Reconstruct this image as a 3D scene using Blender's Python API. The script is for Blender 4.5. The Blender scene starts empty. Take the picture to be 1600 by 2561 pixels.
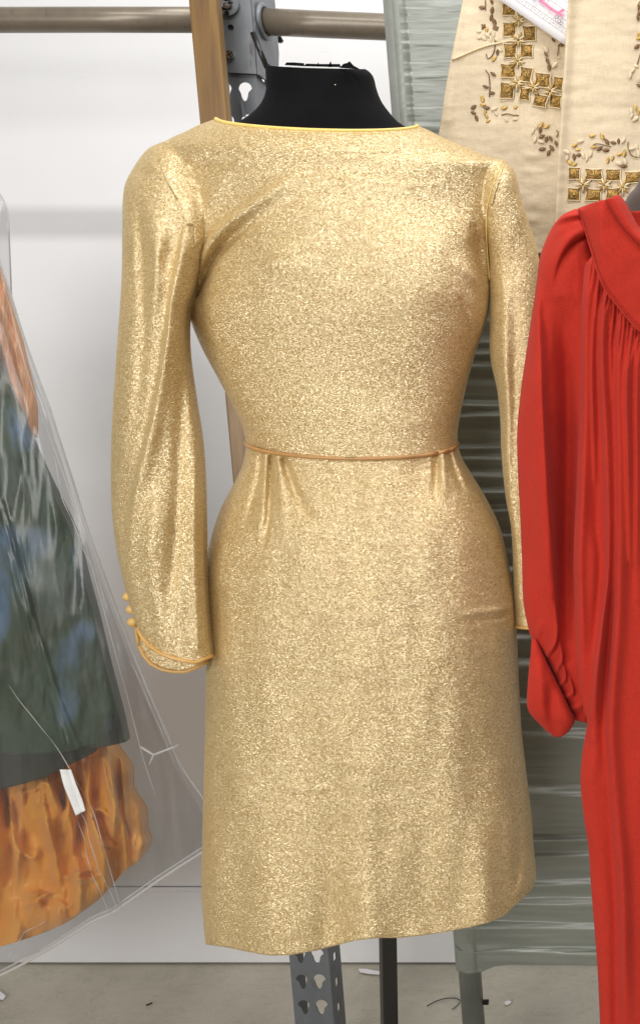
import bpy, bmesh, math, random
import numpy as np
from mathutils import Vector, Matrix, noise as mn
random.seed(7); rng = np.random.default_rng(7)
SC = bpy.context.scene
COL = SC.collection
R = math.radians
# ------------------------------------------------------------------ camera
W, H_, F, PPX, PPY = 1600., 2561., 2400., 1700., 1280.5
CAMZ, PITCH = 1.26, R(7)
cd = bpy.data.cameras.new('camera'); cam = bpy.data.objects.new('camera', cd); COL.objects.link(cam)
cam.location = (0, 0, CAMZ); cam.rotation_euler = (R(90) - PITCH, 0, 0)
cd.sensor_fit = 'VERTICAL'; cd.sensor_height = 36; cd.sensor_width = 36; cd.lens = F / H_ * 36
cd.shift_x = (W / 2 - PPX) / H_
cd.clip_start = .05; cd.clip_end = 60
SC.camera = cam
SC.view_settings.view_transform = 'Standard'; SC.view_settings.look = 'None'
SC.view_settings.gamma = 1; SC.view_settings.use_curve_mapping = False
SC.view_settings.exposure = .2
# ------------------------------------------------------------------ light
wd = bpy.data.worlds.new('World'); SC.world = wd; wd.use_nodes = True
bg = wd.node_tree.nodes['Background']; bg.inputs[0].default_value = (.93, .96, 1, 1); bg.inputs[1].default_value = .16
def area(name, loc, aim, sx, sy, power, color):
    l = bpy.data.lights.new(name, 'AREA'); l.shape = 'RECTANGLE'; l.size = sx; l.size_y = sy
    l.energy = power; l.color = color
    o = bpy.data.objects.new(name, l); COL.objects.link(o); o.location = loc
    o.rotation_euler = (Vector(aim) - Vector(loc)).to_track_quat('-Z', 'Y').to_euler()
    return o
area('main_tube', (-.25, -.05, 3.2), (-.25, 1.6, 1.0), 2.8, .09, 30, (1, .985, .95))
area('front_panel', (-1.0, -2.6, 2.0), (-.1, 1.5, .7), 2.0, 1.6, 56, (1, .985, .95))  # soft fill added out of view to lift the lower scene
area('overhead_panel', (.25, 1.2, 3.1), (.25, 1.6, .0), 1.6, .7, 24, (1, .985, .95))
area('left_panel', (-1.75, -.9, 1.25), (-.5, 1.3, .75), .9, 1.0, 17, (1, .97, .93))
# ------------------------------------------------------------------ pixel rays -> points
cp, sp_ = math.cos(PITCH), math.sin(PITCH)
def P(px, py, Y):
    px = np.asarray(px, float); py = np.asarray(py, float); Y = np.asarray(Y, float)
    cx = (px - PPX) / F; cy = (PPY - py) / F
    dy = cp + cy * sp_; dz = -sp_ + cy * cp
    t = Y / dy
    return np.stack(np.broadcast_arrays(cx * t, Y * np.ones_like(t), CAMZ + dz * t), -1)
def PF(px, py, z=0.):
    cx = (px - PPX) / F; cy = (PPY - py) / F
    dy = cp + cy * sp_; dz = -sp_ + cy * cp
    t = (z - CAMZ) / dz
    return Vector((cx * t, dy * t, z))
def V(px, py, Y): return Vector(P(px, py, Y).tolist())
# ------------------------------------------------------------------ objects
def wloc(o):
    v = Vector((0, 0, 0))
    while o is not None: v += o.location; o = o.parent
    return v
def tag(o, label=None, cat=None, group=None, kind=None):
    if label: o['label'] = label
    if cat: o['category'] = cat
    if group: o['group'] = group
    if kind: o['kind'] = kind
    return o
def thing(name, loc, label, cat, group=None):
    o = bpy.data.objects.new(name, None); COL.objects.link(o); o.location = loc; o.empty_display_size = .05
    return tag(o, label, cat, group)
def obj(name, verts, faces, mats, parent=None, base=None, smooth=True, mi=None):
    verts = np.asarray(verts, float)
    me = bpy.data.meshes.new(name)
    o = bpy.data.objects.new(name, me); COL.objects.link(o)
    if parent is not None: o.parent = parent; b = wloc(parent)
    else:
        b = Vector(base) if base is not None else Vector((verts[:, 0].mean(), verts[:, 1].mean(), verts[:, 2].min()))
        o.location = b
    verts = verts - np.array(b)
    me.from_pydata(verts.tolist(), [], [list(map(int, f)) for f in faces])
    if not isinstance(mats, (list, tuple)): mats = [mats]
    for m in mats: me.materials.append(m)
    if mi is not None: me.polygons.foreach_set('material_index', np.asarray(mi, np.int32))
    if smooth: me.polygons.foreach_set('use_smooth', np.ones(len(me.polygons), bool))
    me.update()
    return o
class MB:
    def __init__(s): s.v = []; s.f = []; s.m = []
    def add(s, v, f, m=0):
        n = len(s.v); s.v += [tuple(map(float, p)) for p in v]; s.f += [[i + n for i in q] for q in f]; s.m += [m] * len(f)
    def build(s, name, mats, parent=None, **k): return obj(name, s.v, s.f, mats, parent, mi=s.m, **k)
    def box(s, a, b, m=0):
        x0, y0, z0 = a; x1, y1, z1 = b
        s.add([(x0,y0,z0),(x1,y0,z0),(x1,y1,z0),(x0,y1,z0),(x0,y0,z1),(x1,y0,z1),(x1,y1,z1),(x0,y1,z1)],
              [(0,3,2,1),(4,5,6,7),(0,1,5,4),(1,2,6,5),(2,3,7,6),(3,0,4,7)], m)
    def beam(s, a, b, ux, uy, m=0):      # box between a and b, half extents ux, uy (vectors)
        a = Vector(a); b = Vector(b); ux = Vector(ux); uy = Vector(uy)
        v = [p + i * ux + j * uy for p in (a, b) for i, j in ((-1,-1),(1,-1),(1,1),(-1,1))]
        s.add(v, [(0,3,2,1),(4,5,6,7),(0,1,5,4),(1,2,6,5),(2,3,7,6),(3,0,4,7)], m)
    def tube(s, pts, r, n=10, m=0, closed=False, cap=True):
        pts = [Vector(p) for p in pts]; N = len(pts); rr = r if hasattr(r, '__len__') else [r] * N
        vs = []; up = None
        for i, p in enumerate(pts):
            a = pts[(i - 1) % N] if (closed or i > 0) else p; b = pts[(i + 1) % N] if (closed or i < N - 1) else p
            t = (b - a).normalized()
            if up is None:
                up = t.orthogonal().normalized()
            up = (up - t * up.dot(t)); up = up.normalized() if up.length > 1e-6 else t.orthogonal().normalized()
            w = t.cross(up)
            for k in range(n):
                an = 2 * math.pi * k / n
                vs.append(p + rr[i] * (math.cos(an) * up + math.sin(an) * w))
        fs = []
        for i in range(N if closed else N - 1):
            for k in range(n):
                j = (i + 1) % N
                fs.append((i*n+k, i*n+(k+1)%n, j*n+(k+1)%n, j*n+k))
        if cap and not closed: fs.append(tuple(range(n))[::-1]); fs.append(tuple((N-1)*n+k for k in range(n)))
        s.add(vs, fs, m)
    def blob(s, c, ax, ay, az, m=0, n=8, k=5, pointy=0.):   # ellipsoid with axes vectors
        c = Vector(c); ax = Vector(ax); ay = Vector(ay); az = Vector(az); vs = []
        for i in range(1, k):
            ph = math.pi * i / k - math.pi / 2
            for j in range(n):
                th = 2 * math.pi * j / n
                rad = math.cos(ph)**(1 + pointy)
                vs.append(c + ax * math.sin(ph) + rad * (ay * math.cos(th) + az * math.sin(th)))
        vs += [c - ax, c + ax]; a = len(vs) - 2; b = a + 1; fs = []
        for i in range(k - 2):
            for j in range(n): fs.append((i*n+j, i*n+(j+1)%n, (i+1)*n+(j+1)%n, (i+1)*n+j))
        for j in range(n): fs.append((a, (j+1)%n, j)); fs.append((b, (k-2)*n+j, (k-2)*n+(j+1)%n))
        s.add(vs, fs, m)
# ------------------------------------------------------------------ curves
def catmull(pts, n):
    pts = np.asarray(pts, float)
    if len(pts) < 3:
        t = np.linspace(0, 1, n)[:, None]; return pts[0] * (1 - t) + pts[-1] * t
    d = np.r_[0, np.cumsum(np.linalg.norm(np.diff(pts[:, :2], axis=0), axis=1) + 1e-9)]; d /= d[-1]
    m = np.zeros_like(pts)
    m[1:-1] = (pts[2:] - pts[:-2]) / (d[2:] - d[:-2])[:, None]
    m[0] = (pts[1] - pts[0]) / (d[1] - d[0]); m[-1] = (pts[-1] - pts[-2]) / (d[-1] - d[-2])
    t = np.linspace(0, 1, n); i = np.clip(np.searchsorted(d, t, 'right') - 1, 0, len(pts) - 2)
    h = (d[i + 1] - d[i])[:, None]; s = ((t - d[i]) / h[:, 0])[:, None]
    return ((2*s**3-3*s**2+1)*pts[i] + (s**3-2*s**2+s)*h*m[i] + (-2*s**3+3*s**2)*pts[i+1] + (s**3-s**2)*h*m[i+1])
def folds_field(px, py, folds):
    """toward-viewer relief in metres from folds [(pts(x,y,mm,w), kind)]"""
    X = px.ravel(); Y = py.ravel(); out = np.zeros_like(X)
    for pts, kind in folds:
        c = catmull(pts, max(12, len(pts) * 6)); wmax = np.abs(c[:, 3]).max() * 3.2
        sel = np.where((X > c[:,0].min()-wmax) & (X < c[:,0].max()+wmax) & (Y > c[:,1].min()-wmax) & (Y < c[:,1].max()+wmax))[0]
        if len(sel) == 0: continue
        x = X[sel]; y = Y[sel]; best = np.full(len(sel), 1e18); S = np.zeros(len(sel)); A = np.zeros(len(sel)); Wd = np.ones(len(sel))
        for a, b in zip(c[:-1], c[1:]):
            d = b[:2] - a[:2]; L2 = max(d @ d, 1e-9)
            ox = x - a[0]; oy = y - a[1]; t = np.clip((ox*d[0] + oy*d[1]) / L2, 0, 1)
            ex = ox - t*d[0]; ey = oy - t*d[1]; dd = ex*ex + ey*ey
            sg = np.sign(d[1]*ox - d[0]*oy); m = dd < best
            best[m] = dd[m]; S[m] = (sg*np.sqrt(dd))[m]; A[m] = (a[2] + t*(b[2]-a[2]))[m]; Wd[m] = (a[3] + t*(b[3]-a[3]))[m]
        w = np.abs(Wd) + 1e-3
        if kind == 'A': w = np.where(S > 0, w * .38, w)
        elif kind == 'B': w = np.where(S < 0, w * .38, w)
        s = S / w
        if kind == 'S': v = .5 * (1 + np.tanh(s * 1.5))      # step: raised on the right side
        else: v = np.exp(-s * s)
        out[sel] += A * v
    return (out / 1000.).reshape(px.shape)
def blobs_field(px, py, blobs):
    o = np.zeros_like(px)
    for x, y, rx, ry, mm in blobs: o += mm / 1000. * np.exp(-((px-x)/rx)**2 - ((py-y)/ry)**2)
    return o
def noise_field(px, py, sx, sy, mm, seed=0, octv=3, ridge=False):
    o = np.empty(px.size); X = px.ravel() / sx; Y = py.ravel() / sy
    for i in range(px.size):
        a = 0.; am = 1.; f = 1.
        for k in range(octv):
            v = mn.noise((X[i]*f, Y[i]*f, seed + k*7.3))
            if ridge: v = .5 - abs(v) * 2
            a += am * v; am *= .5; f *= 2.03
        o[i] = a
    return (o * mm / 1000.).reshape(px.shape)
def shell(name, rows, mat, parent=None, folds=(), blobs=(), noises=(), e=.8, nu=90, nv=120, nb=24, hem=None, hempow=1.6,
          sagtop=None, solid=.0012, extra=None, post=None, dry=False, **kw):
    """closed garment tube. rows: (Lx,Ly,Rx,Ry,Yc,d,sag). Returns object, front grid (nv,nu,3), full ring grid"""
    r = np.asarray(rows, float)
    q = np.c_[(r[:,0]+r[:,2])/2, (r[:,1]+r[:,3])/2, r]
    c = catmull(q, nv)[:, 2:]
    th = np.linspace(0, math.pi, nu); C = -np.cos(th); S = np.sin(th)
    t = np.linspace(0, 1, nv)
    px = (c[:,0]+c[:,2])[:,None]/2 + (c[:,2]-c[:,0])[:,None]/2*C[None]
    u = (C[None] + 1) / 2
    py = c[:,1][:,None]*(1-u) + c[:,3][:,None]*u
    if hem is not None:
        hx = np.array([p[0] for p in hem], float); hy = np.array([p[1] for p in hem], float)
        off = np.interp(px[-1], hx, hy) - py[-1]
        w = t[:,None]**hempow
        py = py + (1-w)*c[:,6][:,None]*S[None] + w*off[None]
    else: py = py + c[:,6][:,None]*S[None]
    dep = c[:,4][:,None] - c[:,5][:,None]*S[None]**e
    msk = np.clip(S[None]*2.2, 0, 1)**.7
    D = np.zeros_like(px)
    if folds: D += folds_field(px, py, folds)
    if blobs: D += blobs_field(px, py, blobs)
    for nn in noises: D += noise_field(px, py, *nn)
    if extra is not None: D += extra(px, py)
    dd_ = dep - D*msk
    if dry: return px, py, dd_
    if post is not None: dd_ = post(px, py, dd_)
    front = P(px, py, dd_)
    L = front[:,0]; Rr = front[:,-1]
    tb = np.linspace(0, math.pi, nb+2)[1:-1]
    back = np.zeros((nv, nb, 3))
    for j, a in enumerate(tb):
        k = (1+math.cos(a))/2          # from R to L
        pt = Rr*k + L*(1-k); pt = pt.copy(); pt[:,1] += c[:,5]*math.sin(a)**e
        back[:,j] = pt
    ring = np.concatenate([front, back], 1); n = nu+nb
    idx = np.arange(nv*n).reshape(nv, n)
    f = np.stack([idx[:-1], np.roll(idx,-1,1)[:-1], np.roll(idx,-1,1)[1:], idx[1:]], -1).reshape(-1,4)
    o = obj(name, ring.reshape(-1,3), f[:, ::-1], mat, parent, **kw)
    if solid:
        m = o.modifiers.new('thickness', 'SOLIDIFY'); m.thickness = solid; m.offset = -1
    return o, front, ring
def sheet(name, rows, mat, parent=None, folds=(), blobs=(), noises=(), bulge=0., nu=60, nv=80, extra=None, solid=.001, e=1., edge=True, **kw):
    """open cloth sheet. rows: (Lx,Ly,Rx,Ry,Y)"""
    r = np.asarray(rows, float); q = np.c_[(r[:,0]+r[:,2])/2, (r[:,1]+r[:,3])/2, r]
    c = catmull(q, nv)[:, 2:]
    u = np.linspace(0, 1, nu)[None]
    px = c[:,0][:,None]*(1-u) + c[:,2][:,None]*u; py = c[:,1][:,None]*(1-u) + c[:,3][:,None]*u
    D = bulge*np.sin(u*math.pi)**e*np.ones_like(px)
    if folds: D = D + folds_field(px, py, folds)
    if blobs: D = D + blobs_field(px, py, blobs)
    for nn in noises: D = D + noise_field(px, py, *nn)
    if extra is not None: D = D + extra(px, py)
    g = P(px, py, c[:,4][:,None] - D)
    idx = np.arange(nv*nu).reshape(nv, nu)
    f = np.stack([idx[:-1,:-1], idx[1:,:-1], idx[1:,1:], idx[:-1,1:]], -1).reshape(-1,4)
    o = obj(name, g.reshape(-1,3), f, mat, parent, **kw)
    if solid:
        m = o.modifiers.new('thickness', 'SOLIDIFY'); m.thickness = solid; m.offset = -1
    return o, g
# ------------------------------------------------------------------ materials
class NT:
    def __init__(s, name):
        s.mat = bpy.data.materials.new(name); s.mat.use_nodes = True; s.t = s.mat.node_tree; s.t.nodes.clear()
        s.out = s.t.nodes.new('ShaderNodeOutputMaterial')
    def n(s, typ, ins=None, **kw):
        nd = s.t.nodes.new('ShaderNode' + typ)
        for k, v in kw.items(): setattr(nd, k, v)
        for k, v in (ins or {}).items():
            i = nd.inputs[k]
            if isinstance(v, bpy.types.NodeSocket): s.t.links.new(v, i)
            else: i.default_value = v
        return nd
    def coord(s, scale=(1,1,1), rot=(0,0,0)):
        c = s.n('TexCoord'); m = s.n('Mapping', {'Vector': c.outputs['Object'], 'Scale': scale, 'Rotation': rot}); return m.outputs[0]
    def noise(s, vec, scale, detail=3, rough=.5, dist=0): return s.n('TexNoise', {'Vector': vec, 'Scale': scale, 'Detail': detail, 'Roughness': rough, 'Distortion': dist}).outputs['Fac']
    def ramp(s, fac, stops):
        r = s.n('ValToRGB', {'Fac': fac}); el = r.color_ramp.elements
        while len(el) < len(stops): el.new(.5)
        for e_, (p, c) in zip(el, stops): e_.position = p; e_.color = (*c, 1) if len(c) == 3 else c
        return r.outputs[0]
    def math(s, op, a, b=0., c=0.):
        nd = s.n('Math', operation=op)
        for i, v in enumerate((a, b, c)):
            if isinstance(v, bpy.types.NodeSocket): s.t.links.new(v, nd.inputs[i])
            else: nd.inputs[i].default_value = v
        return nd.outputs[0]
    def vmath(s, op, a, b=None, scale=None):
        nd = s.n('VectorMath', operation=op)
        for i, v in enumerate((a, b)):
            if v is None: continue
            if isinstance(v, bpy.types.NodeSocket): s.t.links.new(v, nd.inputs[i])
            else: nd.inputs[i].default_value = v
        if scale is not None: nd.inputs['Scale'].default_value = scale
        return nd.outputs[0]
    def mix(s, fac, a, b, blend='MIX'):
        nd = s.n('Mix', data_type='RGBA', blend_type=blend)
        for i, v in ((0, fac), (6, a), (7, b)):
            if isinstance(v, bpy.types.NodeSocket): s.t.links.new(v, nd.inputs[i])
            else: nd.inputs[i].default_value = v if i == 0 else (*v[:3], 1)
        return nd.outputs[2]
    def bump(s, h, strength=.3, dist=.001, normal=None):
        d = {'Height': h, 'Strength': strength, 'Distance': dist}
        if normal is not None: d['Normal'] = normal
        return s.n('Bump', d).outputs[0]
    def bsdf(s, **k):
        d = {}
        for a, v in k.items():
            a = a.replace('_', ' ')
            if isinstance(v, tuple) and len(v) == 3: v = (*v, 1)
            d[a] = v
        return s.n('BsdfPrincipled', d)
    def done(s, sh):
        s.t.links.new(sh if isinstance(sh, bpy.types.NodeSocket) else sh.outputs[0], s.out.inputs[0]); return s.mat
def plain(name, col, rough=.5, metal=0., var=.12, nscale=30, bump=0., bscale=200, spec=.5, stretch=(1,1,1)):
    n = NT(name); v = n.coord(stretch)
    f = n.noise(v, nscale, 4, .6)
    c = n.ramp(f, [(.25, tuple(x*(1-var) for x in col)), (.75, tuple(min(1, x*(1+var)) for x in col))])
    d = dict(Base_Color=c, Roughness=rough, Metallic=metal, Specular_IOR_Level=spec)
    if bump: d['Normal'] = n.bump(n.noise(v, bscale, 3), bump, .001)
    return n.done(n.bsdf(**d))
def lame(name):
    n = NT(name)
    v = n.coord()
    big = n.noise(v, 9, 3, .5)
    vr = n.coord((1,1,1), (0, R(38), 0))
    wv = n.n('TexWave', {'Vector': vr, 'Scale': 150., 'Distortion': 2.6, 'Detail': 2., 'Detail Scale': 1.5, 'Detail Roughness': .6}, wave_type='BANDS', bands_direction='Z').outputs['Fac']
    base = n.ramp(big, [(.3, (.47, .295, .095)), (.7, (.54, .35, .12))])
    base = n.mix(n.math('MULTIPLY', n.math('SUBTRACT', 1., wv), .6), base, (.30, .20, .065))
    yv = n.n('TexVoronoi', {'Vector': n.coord((1.0, 1.0, 2.4), (0, R(38), 0)), 'Scale': 880., 'Randomness': 1.})
    yc = n.n('SeparateColor', {'Color': yv.outputs['Color']}).outputs[0]
    pt_ = n.noise(n.coord((.3, 1, 2.2)), 42, 4, .75)
    base = n.mix(n.ramp(n.math('ADD', yc, n.math('MULTIPLY', pt_, .35)), [(.86, (0,0,0)), (.93, (1,1,1))]), base, (.78, .62, .34))
    base = n.mix(n.ramp(yc, [(.30, (.5,.5,.5)), (.40, (0,0,0))]), base, (.24, .15, .05))
    bmp = n.bump(wv, .3, .0006)
    b = n.bsdf(Base_Color=base, Roughness=.6, Metallic=.12, Specular_IOR_Level=.3, Sheen_Weight=.3, Sheen_Roughness=.4, Sheen_Tint=(1., .85, .55), Normal=bmp)
    vt = n.coord((1.0, 1.0, 2.0), (0, R(38), 0))
    vo = n.n('TexVoronoi', {'Vector': vt, 'Scale': 1050., 'Randomness': 1.})
    col = vo.outputs['Color']
    geo = n.n('NewGeometry').outputs['Normal']
    pert = n.vmath('SCALE', n.vmath('SUBTRACT', col, (.5, .5, .5)), scale=1.1)
    nrm = n.vmath('NORMALIZE', n.vmath('ADD', geo, pert))
    g = n.n('BsdfAnisotropic', {'Color': (1, .86, .60, 1), 'Roughness': .31, 'Normal': nrm})
    sep = n.n('SeparateColor', {'Color': col}).outputs[2]
    patch = n.noise(n.coord((.3, 1, 2.2)), 70, 3, .7)
    msk = n.math('GREATER_THAN', n.math('ADD', sep, n.math('MULTIPLY', patch, .3)), .58)
    ms = n.n('MixShader', {0: n.math('MULTIPLY', msk, .40), 1: b.outputs[0], 2: g.outputs[0]})
    return n.done(ms)
def weave(name, col, rough=.8, fuzz=.2, sc=1500., var=.08, nscale=14, bump=.25, dark=None, spec=.25, slub=False):
    n = NT(name); v = n.coord()
    f = n.noise(v, nscale, 4, .6)
    c = n.ramp(f, [(.3, tuple(x*(1-var) for x in col)), (.7, tuple(min(1, x*(1+var)) for x in col))])
    vx = n.coord((.12, 1, 1)); vz = n.coord((1, 1, .12))
    h = n.math('ADD', n.noise(vx, sc, 2), n.noise(vz, sc, 2))
    c = n.mix(n.math('MULTIPLY', n.math('SUBTRACT', h, .8), .9 if not slub else .6), c, tuple(x*.62 for x in col))
    b = n.bsdf(Base_Color=c, Roughness=rough, Specular_IOR_Level=spec, Sheen_Weight=fuzz, Sheen_Roughness=.5, Normal=n.bump(h, bump, .0008))
    return n.done(b)
M = {}
M['lame'] = lame('gold_lame')
M['piping'] = plain('gold_satin_piping', (.60, .35, .11), .42, 0, .1, 60)
M['piping_gold'] = plain('yellow_satin_piping', (.85, .62, .18), .4, 0, .1, 60)
M['button'] = plain('satin_button', (.62, .40, .12), .38, 0, .12, 90)
M['cord_tan'] = plain('tan_satin_cord', (.46, .24, .085), .42, 0, .18, 70)
M['black'] = weave('black_jersey', (.005, .005, .006), .85, .01, 900, .2, 12, .15, spec=.1)
M['blackmetal'] = plain('black_metal', (.012, .011, .010), .32, .0, .3, 20, .05, 300)
M['red'] = weave('red_crepe', (.50, .034, .020), .85, .05, 1100, .05, 18, .35, spec=.1)
M['redthread'] = plain('dark_red_thread', (.20, .004, .004), .8)
M['cream'] = weave('cream_shantung', (.73, .595, .41), .55, .1, 700, .04, 10, .25, spec=.4, slub=True)
M['embgold'] = plain('gold_brown_embroidery', (.30, .165, .035), .38, .4, .95, 190, 1., 420)
M['petalgold'] = plain('gold_bead', (.52, .33, .08), .35, .3, .3, 300)
M['petalbrown'] = plain('brown_bead', (.17, .075, .02), .35, .1, .3, 300)
M['petalcream'] = plain('cream_bead', (.70, .58, .39), .5, 0, .15, 300)
M['cord'] = plain('cream_cord', (.80, .66, .42), .45, 0, .15, 300, .5, 900)
M['brownform'] = weave('brown_form_cover', (.07, .048, .038), .8, .2, 900)
M['paper'] = plain('white_paper', (.82, .80, .82), .7, 0, .03, 20)
M['ink'] = plain('grey_print', (.30, .29, .31), .7)
M['darkink'] = plain('pen_ink', (.07, .06, .07), .7)
M['pink'] = plain('pink_highlighter', (.82, .20, .38), .7, 0, .2, 120)
def steel(name, col, rust=.5, rough=.45):
    n = NT(name); v = n.coord(); vs = n.coord((1,1,.18))
    f = n.noise(v, 22, 5, .65); c = n.ramp(f, [(.3, tuple(x*.85 for x in col)), (.7, tuple(x*1.12 for x in col))])
    r = n.noise(vs, 70, 6, .75); rm = n.ramp(r, [(.60, (0,0,0)), (.68, (1,1,1))])
    c = n.mix(n.math('MULTIPLY', rm, rust), c, (.085, .055, .04))
    return n.done(n.bsdf(Base_Color=c, Roughness=rough, Metallic=.25, Normal=n.bump(f, .15, .001)))
M['steel'] = steel('grey_painted_steel', (.145, .155, .17), .75)
M['plate'] = steel('grey_bracket_steel', (.18, .19, .205), .8)
M['pipe'] = steel('weathered_pipe', (.20, .165, .125), .5, .33)
M['legpipe'] = steel('galvanised_pipe', (.23, .235, .21), .4, .5)
M['screw'] = plain('bright_screw', (.6, .6, .6), .25, 1., .1)
def wood():
    n = NT('varnished_wood'); v = n.coord((9, 9, .55), (0, R(-4), 0))
    f = n.noise(v, 7, 5, .6, .6); c = n.ramp(f, [(.25, (.115, .055, .014)), (.5, (.20, .105, .027)), (.75, (.30, .175, .055))])
    return n.done(n.bsdf(Base_Color=c, Roughness=.38, Normal=n.bump(f, .1, .001)))
M['wood'] = wood()
def satin(name, col):
    n = NT(name); v = n.coord(); f = n.noise(n.coord((.15,1,1)), 160, 3)
    c = n.ramp(n.noise(v, 6, 3), [(.3, tuple(x*.92 for x in col)), (.7, tuple(x*1.06 for x in col))])
    return n.done(n.bsdf(Base_Color=c, Roughness=.36, Specular_IOR_Level=.9, Sheen_Weight=.1, Normal=n.bump(f, .25, .0015)))
M['sage'] = satin('sage_satin', (.225, .24, .205))
def wallmat():
    n = NT('white_board'); v = n.coord()
    f = n.noise(v, 3, 4, .6); g = n.noise(v, 260, 2)
    c = n.ramp(f, [(.3, (.76, .755, .765)), (.7, (.80, .795, .805))])
    sc = n.ramp(n.noise(n.coord((.4, 1, 6)), 9, 5, .75, 1.5), [(.66, (0,0,0)), (.70, (1,1,1))])
    c = n.mix(n.math('MULTIPLY', sc, .22), c, (.45, .42, .4))
    return n.done(n.bsdf(Base_Color=c, Roughness=.5, Normal=n.bump(g, .12, .001)))
M['wall'] = wallmat()
def floormat():
    n = NT('concrete'); v = n.coord()
    f = n.noise(v, 3.5, 7, .68, .4); g = n.noise(v, 60, 6, .75)
    c = n.ramp(f, [(.28, (.36, .33, .27)), (.5, (.49, .46, .38)), (.72, (.60, .56, .475))])
    c = n.mix(n.math('MULTIPLY', g, .22), c, (.2, .18, .14))
    cr = n.noise(n.coord((1, 2.2, 1), (0, 0, .5)), 5, 6, .7, 2.); crk = n.ramp(cr, [(.492, (0,0,0)), (.5, (1,1,1)), (.508, (0,0,0))])
    c = n.mix(n.math('MULTIPLY', crk, .35), c, (.07, .06, .05))
    sp = n.ramp(n.noise(v, 130, 2), [(.73, (0,0,0)), (.76, (1,1,1))])
    c = n.mix(n.math('MULTIPLY', sp, .6), c, (.06, .05, .045))
    return n.done(n.bsdf(Base_Color=c, Roughness=.62, Normal=n.bump(g, .25, .002)))
M['floor'] = floormat()
def orangemat():
    n = NT('orange_taffeta'); v = n.coord((1,1,.4)); f = n.noise(v, 6, 2, .5, .5)
    c = n.ramp(f, [(.3, (.74, .29, .03)), (.55, (.84, .37, .045)), (.75, (.86, .42, .08))])
    return n.done(n.bsdf(Base_Color=c, Roughness=.42, Sheen_Weight=.2))
M['orange'] = orangemat()
M['peach'] = plain('peach_cloth', (.78, .42, .24), .6, 0, .15, 14, .2, 300, stretch=(3,3,.5))
def greenmat():
    n = NT('green_blue_print'); v = n.coord()
    f = n.noise(v, 7, 3, .5, .6)
    c = n.ramp(f, [(.3, (.026, .044, .012)), (.5, (.028, .060, .032)), (.7, (.042, .075, .022))])
    g = n.noise(n.coord((1.4,1,1.0)), 7, 2, .5, .3)
    m = n.ramp(g, [(.52, (0,0,0)), (.62, (1,1,1))])
    c = n.mix(n.math('MULTIPLY', m, .75), c, (.10, .18, .31))
    # darker branches
    w = n.noise(n.coord((3.2,1,.8), (0, R(-18), 0)), 6, 4, .6, .8); wm = n.ramp(w, [(.62,(0,0,0)), (.66,(1,1,1))])
    c = n.mix(wm, c, (.012, .018, .012))
    return n.done(n.bsdf(Base_Color=c, Roughness=.6, Sheen_Weight=.15))
M['green'] = greenmat()
M['greenlining'] = plain('dark_green_cloth', (.022, .028, .018), .65, 0, .2, 12)
M['stroke'] = plain('dark_leaf_print', (.012, .02, .012), .7)
M['zip'] = plain('white_zip_tape', (.72, .72, .72), .6, 0, .1, 60)
def plastic(name, alpha=.2, milky=.5):
    n = NT(name); v = n.coord()
    cr = n.noise(n.coord((7, 7, .7), (0, R(-20), 0)), 5, 4, .6, .6)
    bmp = n.bump(cr, .3, .004)
    tr = n.n('BsdfTransparent', {'Color': (.80, .80, .805, 1)})
    gl = n.n('BsdfAnisotropic', {'Color': (1, 1, 1, 1), 'Roughness': .22, 'Normal': bmp})
    df = n.n('BsdfDiffuse', {'Color': (.78, .77, .76, 1), 'Normal': bmp})
    tl = n.n('BsdfTranslucent', {'Color': (.78, .77, .76, 1), 'Normal': bmp})
    dm = n.n('MixShader', {0: .5, 1: df.outputs[0], 2: tl.outputs[0]})
    lw = n.n('LayerWeight', {'Blend': .35, 'Normal': bmp})
    s1 = n.n('MixShader', {0: n.math('MULTIPLY_ADD', cr, milky*.5, alpha - milky*.2), 1: tr.outputs[0], 2: dm.outputs[0]})
    s2 = n.n('MixShader', {0: n.math('MULTIPLY_ADD', lw.outputs['Fresnel'], .22, .018), 1: s1.outputs[0], 2: gl.outputs[0]})
    return n.done(s2)
M['plastic'] = plastic('clear_vinyl', .035, .45)
M['plasticedge'] = plastic('vinyl_welt', .72, .3)
# ------------------------------------------------------------------ setting
WY = 2.0
def quad(name, pts, mat, **k):
    return obj(name, pts, [(0,1,2,3)], mat, smooth=False, **k)
fl = quad('floor', [(-6,-4,0),(5,-4,0),(5,WY+.3,0),(-6,WY+.3,0)], M['floor']); tag(fl, kind='structure')
z_joint = V(300, 2217, WY).z
wl = MB(); wl.box((-6, WY, z_joint+.0015), (5, WY+.02, 3.6)); w = wl.build('wall', M['wall'], smooth=False)
tag(w, 'large white wall board filling the background above the joint line', 'wall'); w['kind'] = 'structure'
wl = MB(); wl.box((-6, WY-.004, .006), (5, WY+.016, z_joint-.0015)); w = wl.build('wall', M['wall'], smooth=False)
tag(w, 'low white board strip along the floor under the joint line', 'wall'); w['kind'] = 'structure'
g = quad('wall', [(-6,WY+.03,0),(5,WY+.03,0),(5,WY+.03,3.6),(-6,WY+.03,3.6)], M['blackmetal']); tag(g, 'dark backing behind the white boards', 'wall'); g['kind'] = 'structure'

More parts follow.
